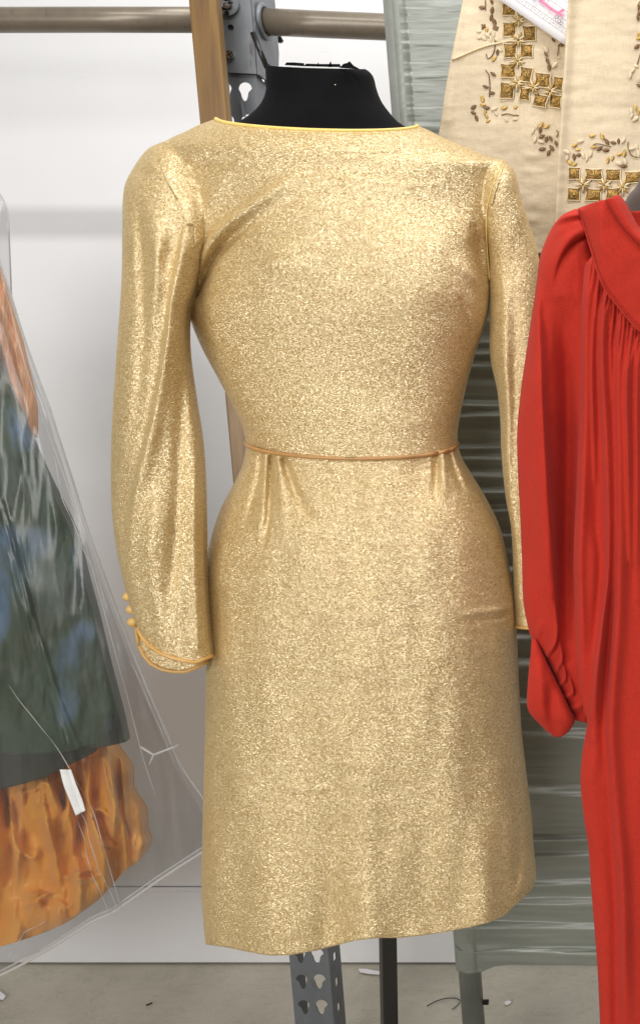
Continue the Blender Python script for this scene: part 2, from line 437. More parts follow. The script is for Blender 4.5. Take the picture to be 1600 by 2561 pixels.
# ------------------------------------------------------------------ rack upright
def prism(mb, loops, depth, xf, m=0):
    """plate with holes: loops of 2D pts, first the outline; xf(u,v,d)->3D"""
    bm = bmesh.new(); es = []
    for lp in loops:
        vs = [bm.verts.new((a, b, 0)) for a, b in lp]
        es += [bm.edges.new((vs[i], vs[(i+1) % len(vs)])) for i in range(len(vs))]
    bmesh.ops.triangle_fill(bm, edges=es, use_beauty=True, use_dissolve=False)
    bm.verts.index_update()
    v0 = [xf(v.co.x, v.co.y, 0) for v in bm.verts]; v1 = [xf(v.co.x, v.co.y, depth) for v in bm.verts]; n = len(v0)
    f = [[v.index for v in fc.verts] for fc in bm.faces]
    fs = f + [[i+n for i in q][::-1] for q in f]
    o = 0
    for lp in loops:
        k = len(lp)
        fs += [(o+i, o+(i+1)%k, n+o+(i+1)%k, n+o+i) for i in range(k)]
        o += k
    bm.free(); mb.add(v0+v1, fs, m)
PY_ = 1.6
post_top = V(519, -60, PY_); post_bot_px = (737, 2561)
def postL(py): return 514.5 + (py) * .0872
def post_xf(dy=0.):
    a = V(postL(-60), -60, PY_); b0 = V(postL(2561), 2561, PY_)
    k = a.z / (a.z - b0.z); b = a + (b0 - a) * k       # down to the floor
    ax = (b - a); L = ax.length; ax.normalize()
    return a, ax, L
pa, pax, pL = post_xf()
def pv(py):                     # distance along post for a pixel row
    q = V(postL(py), py, PY_); return (q - pa).dot(pax)
PW = 105 * PY_ / F
post = thing('rack_upright', pa + pax * pL, 'grey steel rack post with keyhole slots behind the gold dress', 'rack post')
def tear(cx, cy, s=1., flip=1):
    pts = []
    for k in range(20):
        a = 2*math.pi*k/20
        r = .0108
        x = r*math.cos(a); y = -r*math.sin(a)
        if y > 0: x *= .62; y *= 1.75
        else: y *= .95
        pts.append((cx + x*s*1.0 + (.0018 if y > 0 else 0)*flip*-1, cy + y*s))
    return pts
loops = [[(0,0),(PW,0),(PW,pL),(0,pL)]]
v0 = pv(222); step = (pv(2514) - pv(222)) / round((pv(2514)-pv(222)) / (71*PY_/F*1.03)); 
k0 = -3
for k in range(k0, 60):
    c = v0 + k*step
    if c < .03 or c > pL - .04: continue
    loops.append(tear(PW-.0195, c)); loops.append(tear(.0185, c, .95, -1))
mb = MB(); prism(mb, loops, .002, lambda u, v, d: pa + pax*v + Vector((u, d, 0)))
mb.build('front_plate', M['steel'], post, smooth=False)
FD = .052
lp = [[(0,0),(FD,0),(FD,pL),(0,pL)]]
for k in range(k0, 60):
    c = v0 + (k+.45)*step
    if c < .03 or c > pL-.04: continue
    lp.append([(.020,c-.008),(.033,c-.008),(.033,c+.008),(.020,c+.008)])
mb = MB(); prism(mb, lp, -.002, lambda u, v, d: pa + pax*v + Vector((PW+d, .0021+u, 0)))
mb.build('side_flange', M['steel'], post, smooth=False)
mb = MB(); prism(mb, [[(0,0),(FD,0),(FD,pL),(0,pL)]], .002, lambda u, v, d: pa + pax*v + Vector((d, .0021+u, 0)))
mb.build('side_flange', M['steel'], post, smooth=False)
mb = MB(); c = pa + pax*(pL-.004); mb.beam(c+Vector((PW/2,.026,-.004+.003)), c+Vector((PW/2,.026,.003)), (.06,0,0), (0,.05,0)); mb.build('foot_plate', M['steel'], post, smooth=False)
# slot marks on the front
mb = MB(); a = V(605, 252, PY_-.0026); b = V(611, 292, PY_-.0026); mb.beam(a, b, (.0022,0,0), (0,.0015,0)); mb.build('slot_tab', M['plate'], post, smooth=False)
# bracket over the top
bt = -60
def circ(cx, cy, r, n=16): return [(cx+r*math.cos(2*math.pi*k/n), cy+r*math.sin(2*math.pi*k/n)) for k in range(n)]
bk = thing('rail_bracket', V(590, 184, PY_-.01), 'grey steel bracket wrapped on the rack post under the hanging rail', 'bracket')
BW = PW + .003; vb = pv(183)
h1 = ((575-postL(73))*PY_/F, pv(73)-pv(bt))
mb = MB(); prism(mb, [[(.012,0),(BW,0),(BW,vb+.003),(.012,vb)], circ(h1[0]+.002, pv(73), .0052)], .003, lambda u, v, d: pa + pax*v + Vector((u, -.006+d, 0)))
mb.build('front_plate', M['plate'], bk, smooth=False)
BD = .088
mb = MB(); prism(mb, [[(0,0),(BD,0),(BD,vb*.6),(.07,vb+.006),(0,vb+.003)], circ(.043, vb-.020, .0068)], -.003, lambda u, v, d: pa + pax*v + Vector((BW+.0031+d, -.003+u, 0)))
mb.build('side_plate', M['plate'], bk, smooth=False)
# cam disc, screw, tab rod
c = V(572, 12, PY_-.009)
mb = MB(); mb.tube([c+Vector((0,.003,0)), c+Vector((0,-.003,0))], .0165, 28); dsc = mb.build('cam_disc', M['plate'], bk, smooth=False)
mb = MB()
for k in range(7):
    a = k*.9; rr = .0035+.0035*(k % 3)
    mb.blob(c+Vector((rr*math.cos(a), -.0032, rr*math.sin(a)-.003)), (.0042,0,0), (0,.0005,0), (0,0,.003+.0008*(k%2)))
mb.build('paint_patch', M['blackmetal'], dsc)
mb = MB(); mb.tube([c+Vector((0,-.002,-.004)), c+Vector((0,-.006,-.004))], .004, 14); mb.build('screw', M['screw'], dsc, smooth=False)
c = V(577, 138, PY_-.008)
mb = MB(); mb.tube([c+Vector((0,.002,0)), c+Vector((0,-.005,0))], .0062, 18); s_ = mb.build('screw', M['screw'], bk, smooth=False)
mb = MB()
for an in (.5, 2.1): mb.beam(c+Vector((-.0055*math.cos(an),-.0052,-.0055*math.sin(an))), c+Vector((.0055*math.cos(an),-.0052,.0055*math.sin(an))), (.0006,0,.0006), (0,.0004,0))
mb.build('cross_slot', M['blackmetal'], s_, smooth=False)
mb = MB(); mb.tube([V(632,82,1.585), V(668,170,1.585)], .0042, 10); mb.build('brace_rod', M['blackmetal'], bk)
mb = MB(); mb.tube([V(688,70,1.72), V(693,86,1.72), V(703,105,1.72)], .0045, 10); mb.build('hook_end', M['blackmetal'], bk)
# hanging rails
RY = 1.66
rz = thing('hanging_rail', V(240, 50, RY), 'brown steel pipe rail left of the wooden strip', 'rail', 'pipe rails on the rack')
mb = MB(); mb.tube([V(x, y, RY) for x, y in ((-900, 50.5), (0, 50), (250, 49.5), (530, 50))], 28*RY/F, 28); mb.build('pipe', M['pipe'], rz)
rz = thing('hanging_rail', V(800, 60, RY), 'brown steel pipe rail between the rack post and the sage cover', 'rail', 'pipe rails on the rack')
R2 = 1.628; plx = (pa + pax*pv(54)).x + BW
p0 = V(640, 54, R2); p0.x = plx + .002
pr = [p0, V(800, 61, R2+.003), V(1000, 69, R2+.01), V(1900, 104, R2+.1)]
mb = MB(); mb.tube(pr, 29.5*R2/F, 28); pp_ = mb.build('pipe', M['pipe'], rz)
mb = MB(); mb.tube([Vector((plx + .0055, R2 + .0235*math.cos(2*math.pi*k/28), p0.z + .0235*math.sin(2*math.pi*k/28))) for k in range(28)], .0045, 10, closed=True); mb.build('collar', M['plate'], rz)
# wooden strip
wt = V(506, -60, 1.545); wb0 = V(625, 1250, 1.545); wdir = (wb0-wt); wbv = wt + wdir * ((wt.z - .55)/(wt.z - wb0.z))
mb = MB(); mb.beam(wt+Vector((.001,0,0)), wbv, (.0215,0,0), (0,.009,0))
wo = mb.build('wooden_strip', M['wood'], base=wbv, smooth=False)
bv = wo.modifiers.new('bevel', 'BEVEL'); bv.width = .003; bv.segments = 3
tag(wo, 'brown varnished wooden strip standing against the rack post', 'wood strip')

# ------------------------------------------------------------------ sage covered screen
SY = 1.5
sg = thing('covered_screen', V(1180, 2561, SY), 'sage green satin stretched over a tube frame, behind the gold dress', 'screen')
def sx(py): return 958 + py*.0746
fy = [-40,-8,38,72,104,118,150,176,208,232,262,300,330,372,410,455,500,540,575,612,655,700,742,790,838,874,905,946,992,1032,1064,1108,1130,1172,1222,1262,1318,1362,1415,1470,1530,1585,1640,1735,1812,1953,2092,2120,2196,2238,2302,2364]
fam = [2.2]*len(fy)
fdat = []
for i, y in enumerate(fy):
    am = rng.uniform(1.4, 3.0) if y < 700 else rng.uniform(10., 17.)
    wd_ = min(34, 8 + (fy[i+1]-y if i+1 < len(fy) else 60)*.24)
    fdat.append((y, am, wd_, rng.uniform(-.012, .012), rng.uniform(0, 6), rng.uniform(2, 6)))
def ripple(px, py):
    o = np.zeros_like(px); u = px - sx(py)
    for i, (y, am, wd_, sl, ph, wob) in enumerate(fdat):
        yc = y + sl*u + wob*np.sin(u/130.+ph); s = (py - yc)
        nx = (fy[i+1]-y) if i+1 < len(fy) else 90
        rise = np.clip(s/wd_, 0, 1); fall = np.clip(1-(s-wd_)/max(nx*.85, 12), 0, 1)
        amp = am*(.72+.28*np.sin(u/95.+ph*2))*np.clip((u-18)/50, 0, 1)
        o += amp*np.where(s < 0, np.exp(-(s/3.)**2)*0, rise*rise*(3-2*rise)*fall)
    return o/1000.
# wrap profile: left tube then flat span to the right tube
def sage_rows():
    pys = np.concatenate([np.linspace(-60, 700, 300), np.linspace(704, 2432, 620)])
    us = np.concatenate([np.linspace(0, 62, 22), np.linspace(68, 640, 110)])
    px = sx(pys)[:,None] + us[None]; py = np.repeat(pys[:,None], len(us), 1)
    # lower edge: sock round the tube, straight hem beyond
    hemy = np.interp(us, [0, 30, 62, 95, 140, 360, 640], [2426, 2437, 2432, 2417, 2411, 2415, 2420])
    w = np.clip((py-2250)/(2432-2250), 0, 1)
    py = py + w*(hemy[None]-2432)
    rt = 31
    s = np.clip((us-rt)/rt, -1, 1)
    bul = np.sqrt(np.clip(1-s**2, 0, 1))*rt*SY/F
    bul = np.where(us > rt, np.maximum(bul, .012), bul)
    dep = SY - bul[None] - ripple(px, py) - noise_field(px, py, 160, 14, 1.0, 3, 3)*np.clip((us-10)/60,0,1)[None]
    return P(px, py, dep), len(pys), len(us)
gq, a_, b_ = sage_rows(); idx = np.arange(a_*b_).reshape(a_, b_)
f = np.stack([idx[:-1,:-1], idx[1:,:-1], idx[1:,1:], idx[:-1,1:]], -1).reshape(-1,4)
o = obj('fabric_cover', gq.reshape(-1,3), f, M['sage'], sg); m_ = o.modifiers.new('t', 'SOLIDIFY'); m_.thickness = .001; m_.offset = -1
for xx, nm in ((31, 'leg'), (622, 'leg')):
    a = V(sx(-60)+xx, -60, SY); b = V(sx(2561)+xx+4, 2561, SY); d = b-a; b = a + d*(a.z/(a.z-b.z))
    mb = MB(); mb.tube([a, b], 29.5*SY/F, 24); lg = mb.build(nm, M['legpipe'], sg)
    if xx == 31:
        mb = MB(); c = V(1208, 2506, SY); mb.tube([c, c+Vector((.009,0,0))], .0045, 6); mb.build('bolt', M['blackmetal'], lg, smooth=False)
mb = MB(); mb.tube([Vector(p) for p in P([1137,1150,1172,1204,1232,1300,1420,1560], [2366,2378,2385,2380,2376,2372,2374,2379], [SY-.012,SY-.019,SY-.021,SY-.019,SY-.021,SY-.0205,SY-.0205,SY-.020]).tolist()], .0008, 6); mb.build('hem_cord', M['sage'], sg)

# ------------------------------------------------------------------ cream dress
CY1, CY2 = 1.43, 1.36
cr = thing('cream_dress', V(1380, 640, CY1), 'cream shantung dress with gold embroidered squares hanging top right', 'dress')
puck = [([(1300,y,0,8),(1330,y+6,1.6,12),(1365,y+4,0,9)], 'r') for y in (385,425,455,500,545)]
puck += [([(1292,255,1.2,3),(1296,300,1.2,3),(1290,400,1.2,3),(1283,530,1.2,3)], 'r'),
         ([(1150,0,5,18),(1135,140,5,18),(1118,300,5,18)], 'r'), ([(1230,320,3,30),(1210,450,3,30),(1230,560,3,30)], 'r')]
rowsL = [(1168,-60,1470,-60,CY1),(1157,0,1465,0,CY1),(1134,110,1460,110,CY1),(1114,215,1450,215,CY1),(1102,300,1445,300,CY1),(1096,345,1440,345,CY1),
         (1098,460,1435,460,CY1),(1110,560,1430,560,CY1),(1150,612,1425,612,CY1),(1210,622,1420,634,CY1),(1212,626,1420,638,CY1)]
o, gl_ = sheet('back_panel', rowsL, M['cream'], cr, folds=puck, bulge=.012, noises=[(60,25,.9,5,3),(180,300,8,9,2)], nu=130, nv=200, solid=.0015)
rowsR = [(1420,-60,1900,-60,CY2),(1419,0,1900,0,CY2),(1412,120,1900,120,CY2),(1400,300,1900,300,CY2),(1392,430,1900,430,CY2),(1386,540,1900,540,CY2),(1380,800,1900,800,CY2)]
o, gr_ = sheet('front_panel', rowsR, M['cream'], cr, folds=[([(1424,-60,7,16),(1414,120,7,16),(1402,300,7,16),(1390,500,7,16),(1384,800,7,16)], 'B'),
        ([(1560,-50,5,40),(1555,200,5,40),(1530,380,0,40)],'r')], noises=[(60,20,.8,15,3),(150,300,6,19,2)], nu=130, nv=160, solid=.0015)
def on(px, py, which):       # depth on a panel near a pixel
    g_ = gl_ if which == 0 else gr_
    p = P(px, py, CY1 if which == 0 else CY2)
    k = np.argmin(((g_[...,0]-p[0])**2 + (g_[...,2]-p[2])**2)); return float(g_.reshape(-1,3)[k,1])
def c6(l): return [(1200+x/3.78, 50+y/3.78, *r) for x, y, *r in l]
def c3(l): return [(1040+x/5.04, y/5.04, *r) for x, y, *r in l]
SQL = [(1272,24,17,15,0),(1316,30,14,16,0),(1322,84,14,19,.0),(1274,74,17,18,.02),(1275,127,16,18,.03),(1316,127,14,17,.05),(1270,177,17,18,.02),(1314,187,15,19,.1),(1267,227,18,18,.08),
       (1311,234,13,16,.12),(1356,201,17,17,.1),(1350,252,17,14,.15),(1394,209,13,16,.1),(1388,254,14,15,.1)]
SQR = [(1435,434,15,14,0),(1484,436,19,14,.02),(1532,438,17,13,.02),(1582,444,20,14,.02),(1434,486,15,15,0),(1483,488,18,15,.02),(1532,486,18,14,.02)]
for which, SQ in ((0, SQL), (1, SQR)):
    es = MB(); PXM = (CY1 if which == 0 else CY2)/F
    for (x, y, w_, h_, a) in SQ:
        w_ *= random.uniform(.88, 1.08); h_ *= random.uniform(.88, 1.08); a += random.uniform(-.06, .06)
        Y0 = on(x, y, which)
        qs = MB()
        n = 9; vs = []; fs = []
        for j in range(n):
            for i in range(n):
                u = i/(n-1)*2-1; v = j/(n-1)*2-1
                pin = 1-.14*(1-abs(u))*abs(v)-.0; pin2 = 1-.14*(1-abs(v))*abs(u)
                X = u*w_*pin2; Z = v*h_*pin
                xr = x+X*math.cos(a)-Z*math.sin(a); yr = y+X*math.sin(a)+Z*math.cos(a)
                dome = (1-u**4)*(1-v**4); cross = abs(abs(u)-abs(v))
                vs.append(V(xr, yr, Y0-.0015-.0028*dome*(.35+.65*cross)-.0009*random.random()*dome))
        for j in range(n-1):
            for i in range(n-1): q = j*n+i; fs.append((q, q+n, q+n+1, q+1))
        qs.add(vs, fs, 0)
        fr = []
        for (u, v) in [(-1,-1),(-.3,-.9),(.3,-.92),(1,-1),(.9,-.3),(.93,.3),(1,1),(.3,.9),(-.3,.93),(-1,1),(-.93,.3),(-.9,-.3)]:
            X = u*(w_+1.5); Z = v*(h_+1.5); jx = random.uniform(-1,1); fr.append(V(x+X*math.cos(a)-Z*math.sin(a)+jx, y+X*math.sin(a)+Z*math.cos(a)+jx, Y0-.002))
        qs.tube(fr, .0009, 5, 1, closed=True)
        for t in range(3):       # gathered gold threads
            a1 = random.uniform(0, 6.28); qs.tube([V(x+w_*.8*math.cos(a1), y+h_*.8*math.sin(a1), Y0-.003), V(x+random.uniform(-4,4), y+random.uniform(-4,4), Y0-.0055), V(x-w_*.7*math.cos(a1+.5), y-h_*.7*math.sin(a1+.5), Y0-.003)], .0006, 5, 2)
        qs.build('embroidered_square', [M['embgold'], M['cord'], M['petalgold']], cr)
    knots = [(1295,100),(1296,52),(1293,152),(1291,208),(1332,218),(1374,228)] if which == 0 else [(1457,461),(1509,463),(1556,468)]
    for (x, y) in knots:
        Y0 = on(x, y, which)
        for k in range(9):
            a = k*.698+.2; L = random.uniform(15, 25)
            es.tube([V(x, y, Y0-.005), V(x+L*.5*math.cos(a), y+L*.5*math.sin(a)+random.uniform(-2,2), Y0-.0045), V(x+L*math.cos(a), y+L*math.sin(a), Y0-.002)], [.0006,.0014,.0007], 5, 2 if k % 2 else 1)
        es.blob(V(x, y, Y0-.005), (.0018,0,0), (0,.0015,0), (0,0,.0018), 0)
    # petals: c cream, g gold, b brown
    if which == 0:
        pt = c6([(30,65,'b'),(130,20,'b'),(145,75,'b'),(35,170,'c'),(120,510,'b'),(50,630,'b'),(110,690,'b'),(20,745,'g'),(25,800,'g'),(45,870,'g'),(60,910,'g'),(75,955,'g'),(60,830,'b'),(130,840,'c'),(225,830,'g'),(335,825,'g'),(150,885,'c'),(245,940,'c'),(335,935,'c'),
             (615,275,'c'),(620,325,'b'),(635,385,'b'),(650,445,'b'),(700,425,'c'),(690,190,'b'),(770,235,'b'),(730,350,'c'),(575,990,'g'),(625,1005,'g'),(530,1005,'c'),(495,1050,'c'),(565,1040,'b'),(580,1100,'b'),(625,1125,'b'),(665,1120,'b'),(515,1130,'c'),(570,1150,'c'),(715,1165,'b'),(585,1220,'b'),(675,1210,'b'),(645,1255,'b')])
        pt += c3([(830,95,'b'),(950,20,'b'),(955,130,'b'),(945,220,'b'),(985,275,'b'),(850,330,'b'),(790,395,'c'),(885,380,'g'),(895,440,'c'),(800,470,'c'),(850,480,'c'),(940,495,'c'),(1020,500,'c'),(1000,350,'b'),(930,410,'c'),(970,425,'c'),(720,1350,'b'),(718,1420,'b'),(758,1485,'b'),(1020,660,'b'),(980,740,'g'),(1050,620,'c')])
        stems = [[(870,0),(872,130)],[(985,470),(990,560),(975,660),(930,730),(895,735),(880,680)],[(870,880),(910,940),(925,1080),(920,1220)],[(1070,1450),(1150,1435),(1220,1450),(1290,1455)]]
        stems = [c3(s) for s in stems] + [c6([(740,230),(735,300),(725,350)]), c6([(715,1040),(735,1060),(720,1110)])]
    else:
        pt = c6([(1055,1095,'g'),(1150,1100,'g'),(1195,1150,'b'),(1255,1160,'b'),(1305,1145,'b'),(1350,1140,'c'),(945,1145,'c'),(890,1185,'g'),(920,1225,'g'),(1070,1200,'g'),(1125,1215,'b'),(1185,1230,'b'),(815,1245,'c'),(820,1305,'c'),(970,1280,'c'),(1005,1310,'c'),(1040,1265,'c'),(850,1350,'g'),(890,1365,'g'),(1205,1325,'g'),(1250,1305,'g'),(1310,1270,'g'),(1360,1260,'g'),(1305,1355,'c'),(1350,1380,'b'),(1365,1335,'c'),(1430,1215,'c'),(1475,1205,'c'),(1490,1265,'c'),
             (1415,520,'c'),(1440,475,'c'),(1470,435,'c'),(1480,250,'b'),(1490,140,'g'),(1465,825,'g'),(1490,870,'g'),(1425,860,'c'),(1430,905,'c'),(1465,935,'c'),(1495,560,'c'),(1500,620,'b'),(1500,170,'g'),(1500,-60,'b'),(1490,-20,'b'),(1498,-130,'b'),(885,1295,'b'),(930,1275,'b')])
        stems = [c6([(1060,1190),(1090,1170),(1160,1180),(1235,1200)]), c6([(1395,1150),(1395,1210),(1430,1280),(1480,1300)]), c6([(1510,320),(1490,390),(1480,420)]), c6([(1505,-180),(1490,-120),(1505,-40)])]
    for (x, y, t) in pt:
        a = random.uniform(0, 3.14); Y0 = on(x, y, which); L = random.uniform(.0040, .0058)
        ax = Vector((math.cos(a), 0, math.sin(a))); az = Vector((-math.sin(a), 0, math.cos(a)))
        es.blob(V(x, y, Y0-.002), ax*L, az*L*.5, Vector((0,.0007,0)), {'c': 3, 'g': 2, 'b': 4}[t], pointy=1.)
    for s_ in stems:
        es.tube([V(x, y, on(x, y, which)-.0018) for x, y in catmull(s_, 14)[:, :2]], .0007, 5, 4)
    es.build('leaf_embroidery', [M['embgold'], M['cord'], M['petalgold'], M['petalcream'], M['petalbrown']], cr)
mb = MB(); mb.tube([V(x, y, on(max(x,1130), y, 0)-.0025) for x, y in catmull([(1128,150),(1150,141),(1180,128),(1215,115),(1250,107),(1285,100)], 14)[:, :2]], .0014, 6); mb.build('loose_cord', M['cord'], cr)
# paper note pinned between the panels
PYd = 1.395
e_ = np.array((.823,.567)); nn_ = np.array((.567,-.823)); og = np.array((1248.,0.))
def Q(a, b, Y=PYd): p = og + a*e_ + b*nn_; return V(p[0], p[1], Y)
pn = thing('paper_note', Q(200, 0), 'white printed form with pink highlighter tucked behind the cream front panel', 'paper')
mb = MB(); n = 12; vs = []; fs = []
for j in range(n):
    for i in range(n):
        vs.append(Q(-60+i*24, j*16, PYd + .0015*math.sin(i*.8+j*.4)))
for j in range(n-1):
    for i in range(n-1): q = j*n+i; fs.append((q, q+1, q+n+1, q+n))
o = obj('sheet', vs, fs, M['paper'], pn); so = o.modifiers.new('t', 'SOLIDIFY'); so.thickness = .0003
def stroke(mb, pts, w, Y=PYd-.0035):
    for (a, b) in zip(pts[:-1], pts[1:]):
        a = np.array(a, float); b = np.array(b, float); d = b-a; d = d/max(np.linalg.norm(d),1e-6); nr = np.array((-d[1], d[0]))*w/2
        mb.add([Q(*(a-nr), Y), Q(*(b-nr), Y), Q(*(b+nr), Y), Q(*(a+nr), Y)], [(0,1,2,3)])
mb = MB()
for b in (22.5, 35, 52, 72, 92): stroke(mb, [(30,b),(200,b)], 1.0)
for i in range(9): stroke(mb, [(40+i*19,22.5),(40+i*19,35)], .9)
for i in range(5): stroke(mb, [(45+i*37,35),(45+i*37,92)], .8)
for i in range(9): stroke(mb, [(47+i*19,29),(51+i*19,29)], 1.6)
mb.build('printed_grid', M['ink'], pn, smooth=False)
mb = MB(); stroke(mb, [(82,56),(100,57),(118,55),(134,56),(152,57)], 6.5, PYd-.0031); stroke(mb, [(140,60),(146,72)], 6, PYd-.0029); stroke(mb, [(84,58),(90,66)], 5, PYd-.0029)
mb.build('highlighter_mark', M['pink'], pn, smooth=False)
mb = MB()
stroke(mb, [(68,44),(66,56),(72,58),(75,52),(69,50),(78,44)], 1.0, PYd-.0039)
stroke(mb, [(90,66),(94,78),(100,79),(101,73),(95,71),(104,66)], 1.0, PYd-.0039)
def loop_(cx, cy, r, k=10): return [(cx+r*math.cos(i*2*math.pi/k), cy+r*1.25*math.sin(i*2*math.pi/k)) for i in range(k+1)]
stroke(mb, [(137,36),(138,49),(145,50),(146,44),(139,42),(147,36)], 1.1, PYd-.0039)
stroke(mb, loop_(153,41,3.6), 1.0, PYd-.0039); stroke(mb, loop_(160,40,3.2), 1.0, PYd-.0039)
mb.build('handwriting', M['darkink'], pn, smooth=False)

# ------------------------------------------------------------------ black dress form
GY = 1.27
fm = thing('dress_form', Vector((V(968, 2561, 1.29).x, 1.29, 0)), 'black jersey dress form on a black stand wearing the gold dress', 'dress form')
nk = [(664,163,912,172,GY,.052,3),(664,185,926,182,GY,.054,3),(665,222,935,214,GY,.055,4),(655,253,948,247,GY,.056,6),(632,280,969,276,GY,.058,8),(600,302,1000,309,GY,.06,12),(560,325,1050,335,GY+.004,.066,12),(500,380,1130,400,GY+.004,.07,10),(500,480,1180,480,GY+.004,.075,5),
      (520,700,1170,700,GY+.004,.075,5),(600,900,1120,900,GY+.004,.07,5),(650,1110,1100,1110,GY+.004,.068,5),(600,1400,1200,1400,GY+.004,.07,5),(600,1500,1200,1500,GY+.004,.07,5)]
o, fr, ring = shell('torso', nk, M['black'], fm, e=.8, nu=70, nv=150, noises=[(90,60,1.2,2,2)], solid=0,
    folds=[([(720,205,0,14),(745,198,1.6,12),(775,205,0,12)],'r'), ([(690,175,1,8),(800,172,1.4,8),(900,180,1,8)],'r')])
top = ring[0]; mb = MB(); mb.add(list(map(tuple, top)), [tuple(range(len(top)))]); mb.build('neck_cap', M['black'], o, smooth=False)
mb = MB()
fl_ = [((712,163),(716,156),(735,156),(760,158),(762,166)), ((760,166),(765,159),(800,160),(850,160),(852,168)), ((820,168),(826,153),(828,156),(830,168)), ((848,170),(858,160),(868,157),(874,153),(884,164),(900,173)),((790,166),(796,156),(799,166))]
for q in fl_:
    a = [V(x, y, GY-.050) for x, y in q]; b = [V(x, y, GY-.047) for x, y in q]; n = len(q)
    mb.add(a+b, [tuple(range(n)), tuple(range(n, 2*n))[::-1]] + [(i, (i+1)%n, n+(i+1)%n, n+i) for i in range(n)])
mb.build('torn_collar', M['black'], o, smooth=False)
mb = MB(); mb.blob(V(838, 212, GY-.0535), (.0007,0,0), (0,.0005,0), (0,0,.0007)); mb.build('pin_head', M['cord'], o)
a = V(955, 1500, 1.27); b = V(973, 2561, 1.29); d = b-a; b = a + d*(a.z/(a.z-b.z)); 
mb = MB(); an = R(30); h = .0105
mb.beam(b, a, (h*math.cos(an), h*math.sin(an), 0), (-h*math.sin(an), h*math.cos(an), 0)); pl = mb.build('stand_pole', M['blackmetal'], fm, smooth=False)
bv = pl.modifiers.new('b', 'BEVEL'); bv.width = .0015; bv.segments = 2
mb = MB(); mb.tube([b+Vector((0,0,.0)), b+Vector((0,0,.012)), b+Vector((0,0,.02))], [.17,.17,.03], 36); mb.build('base', M['blackmetal'], fm, smooth=False)

# ------------------------------------------------------------------ gold dress
gd = thing('gold_dress', V(900, 2350, GY), 'sparkling gold metallic knit dress with long sleeves on the black dress form', 'dress')
body = [(540,297,1043,314,GY,.070,20),(503,310,1070,325,GY,.078,20),(465,328,1108,344,GY,.084,18),(430,344,1160,366,GY,.088,14),(405,362,1225,394,GY,.090,10),
        (398,395,1258,402,GY,.090,8),(415,445,1250,440,GY,.092,6),(450,510,1232,505,GY,.095,5),(474,600,1224,580,GY,.100,6),(482,690,1222,680,GY,.103,8),
        (470,765,1222,740,GY,.104,12),(478,805,1212,800,GY,.102,15),(506,872,1188,870,GY,.098,20),(545,945,1165,950,GY,.094,26),(577,1005,1147,1030,GY,.092,31),(604,1062,1139,1082,GY,.090,36),(614,1104,1139,1110,GY,.090,38)]
bf = [([(484,712,16,18),(504,645,20,20),(542,583,19,22),(608,527,14,24),(690,470,8,27),(770,420,0,30)],'A'),
      ([(492,735,-16,12),(522,665,-16,13),(560,610,-12,14),(620,562,-4,18),(660,530,0,20)],'r'),
      ([(560,460,3,18),(520,500,6,20),(500,560,6,20),(495,640,3,18)],'r'),
      ([(455,420,-4,18),(500,425,-6,16),(550,405,-3,16),(590,385,0,16)],'r'),
      ([(1186,575,-5,14),(1198,620,-20,18),(1212,690,-24,18),(1220,760,-8,18)],'r'),
      ([(1150,660,3,18),(1185,690,7,18),(1215,722,7,16)],'r'),
      ([(1152,750,-2,8),(1178,830,-6,9),(1184,900,-2,8)],'r'),
      ([(700,470,0,40),(800,520,3,60),(900,560,0,60)],'r'),
      ([(620,640,0,40),(700,660,4,50),(820,660,0,50)],'r'),
      ([(840,333,-.5,3),(1000,333,-.5,3)],'r'),
      ([(830,438,-.6,4),(960,450,-.9,4),(1090,455,-.9,4),(1130,395,-.6,4)],'S')]
bb = [(700,660,150,120,9),(1060,680,140,130,12),(880,960,220,90,-4),(1120,480,90,70,-5)]
skirt = [(614,1106,1139,1112,GY,.090,38),(613,1130,1149,1146,GY,.092,38),(604,1168,1172,1186,GY,.096,38),(578,1222,1205,1240,GY,.102,38),(554,1268,1232,1292,GY,.106,38),(535,1320,1249,1335,GY,.110,38),
         (520,1380,1264,1402,GY,.114,38),(513,1440,1275,1455,GY,.116,38),(514,1520,1284,1510,GY,.118,38),(516,1620,1290,1618,GY,.118,38),(514,1740,1294,1720,GY,.118,38),(512,1860,1301,1842,GY,.118,38),(509,1980,1313,1950,GY,.119,38),
         (506,2100,1326,2056,GY,.120,38),(504,2210,1331,2127,GY,.120,38),(507,2290,1337,2190,GY,.120,38),(514,2362,1335,2215,GY,.120,38)]
hem = [(514,2362),(576,2371),(621,2381),(672,2390),(724,2389),(788,2378),(839,2365),(890,2352),(942,2346),(993,2346),(1044,2341),(1108,2332),(1185,2317),(1221,2308),(1260,2291),(1285,2266),(1313,2241),(1330,2225),(1337,2210)]
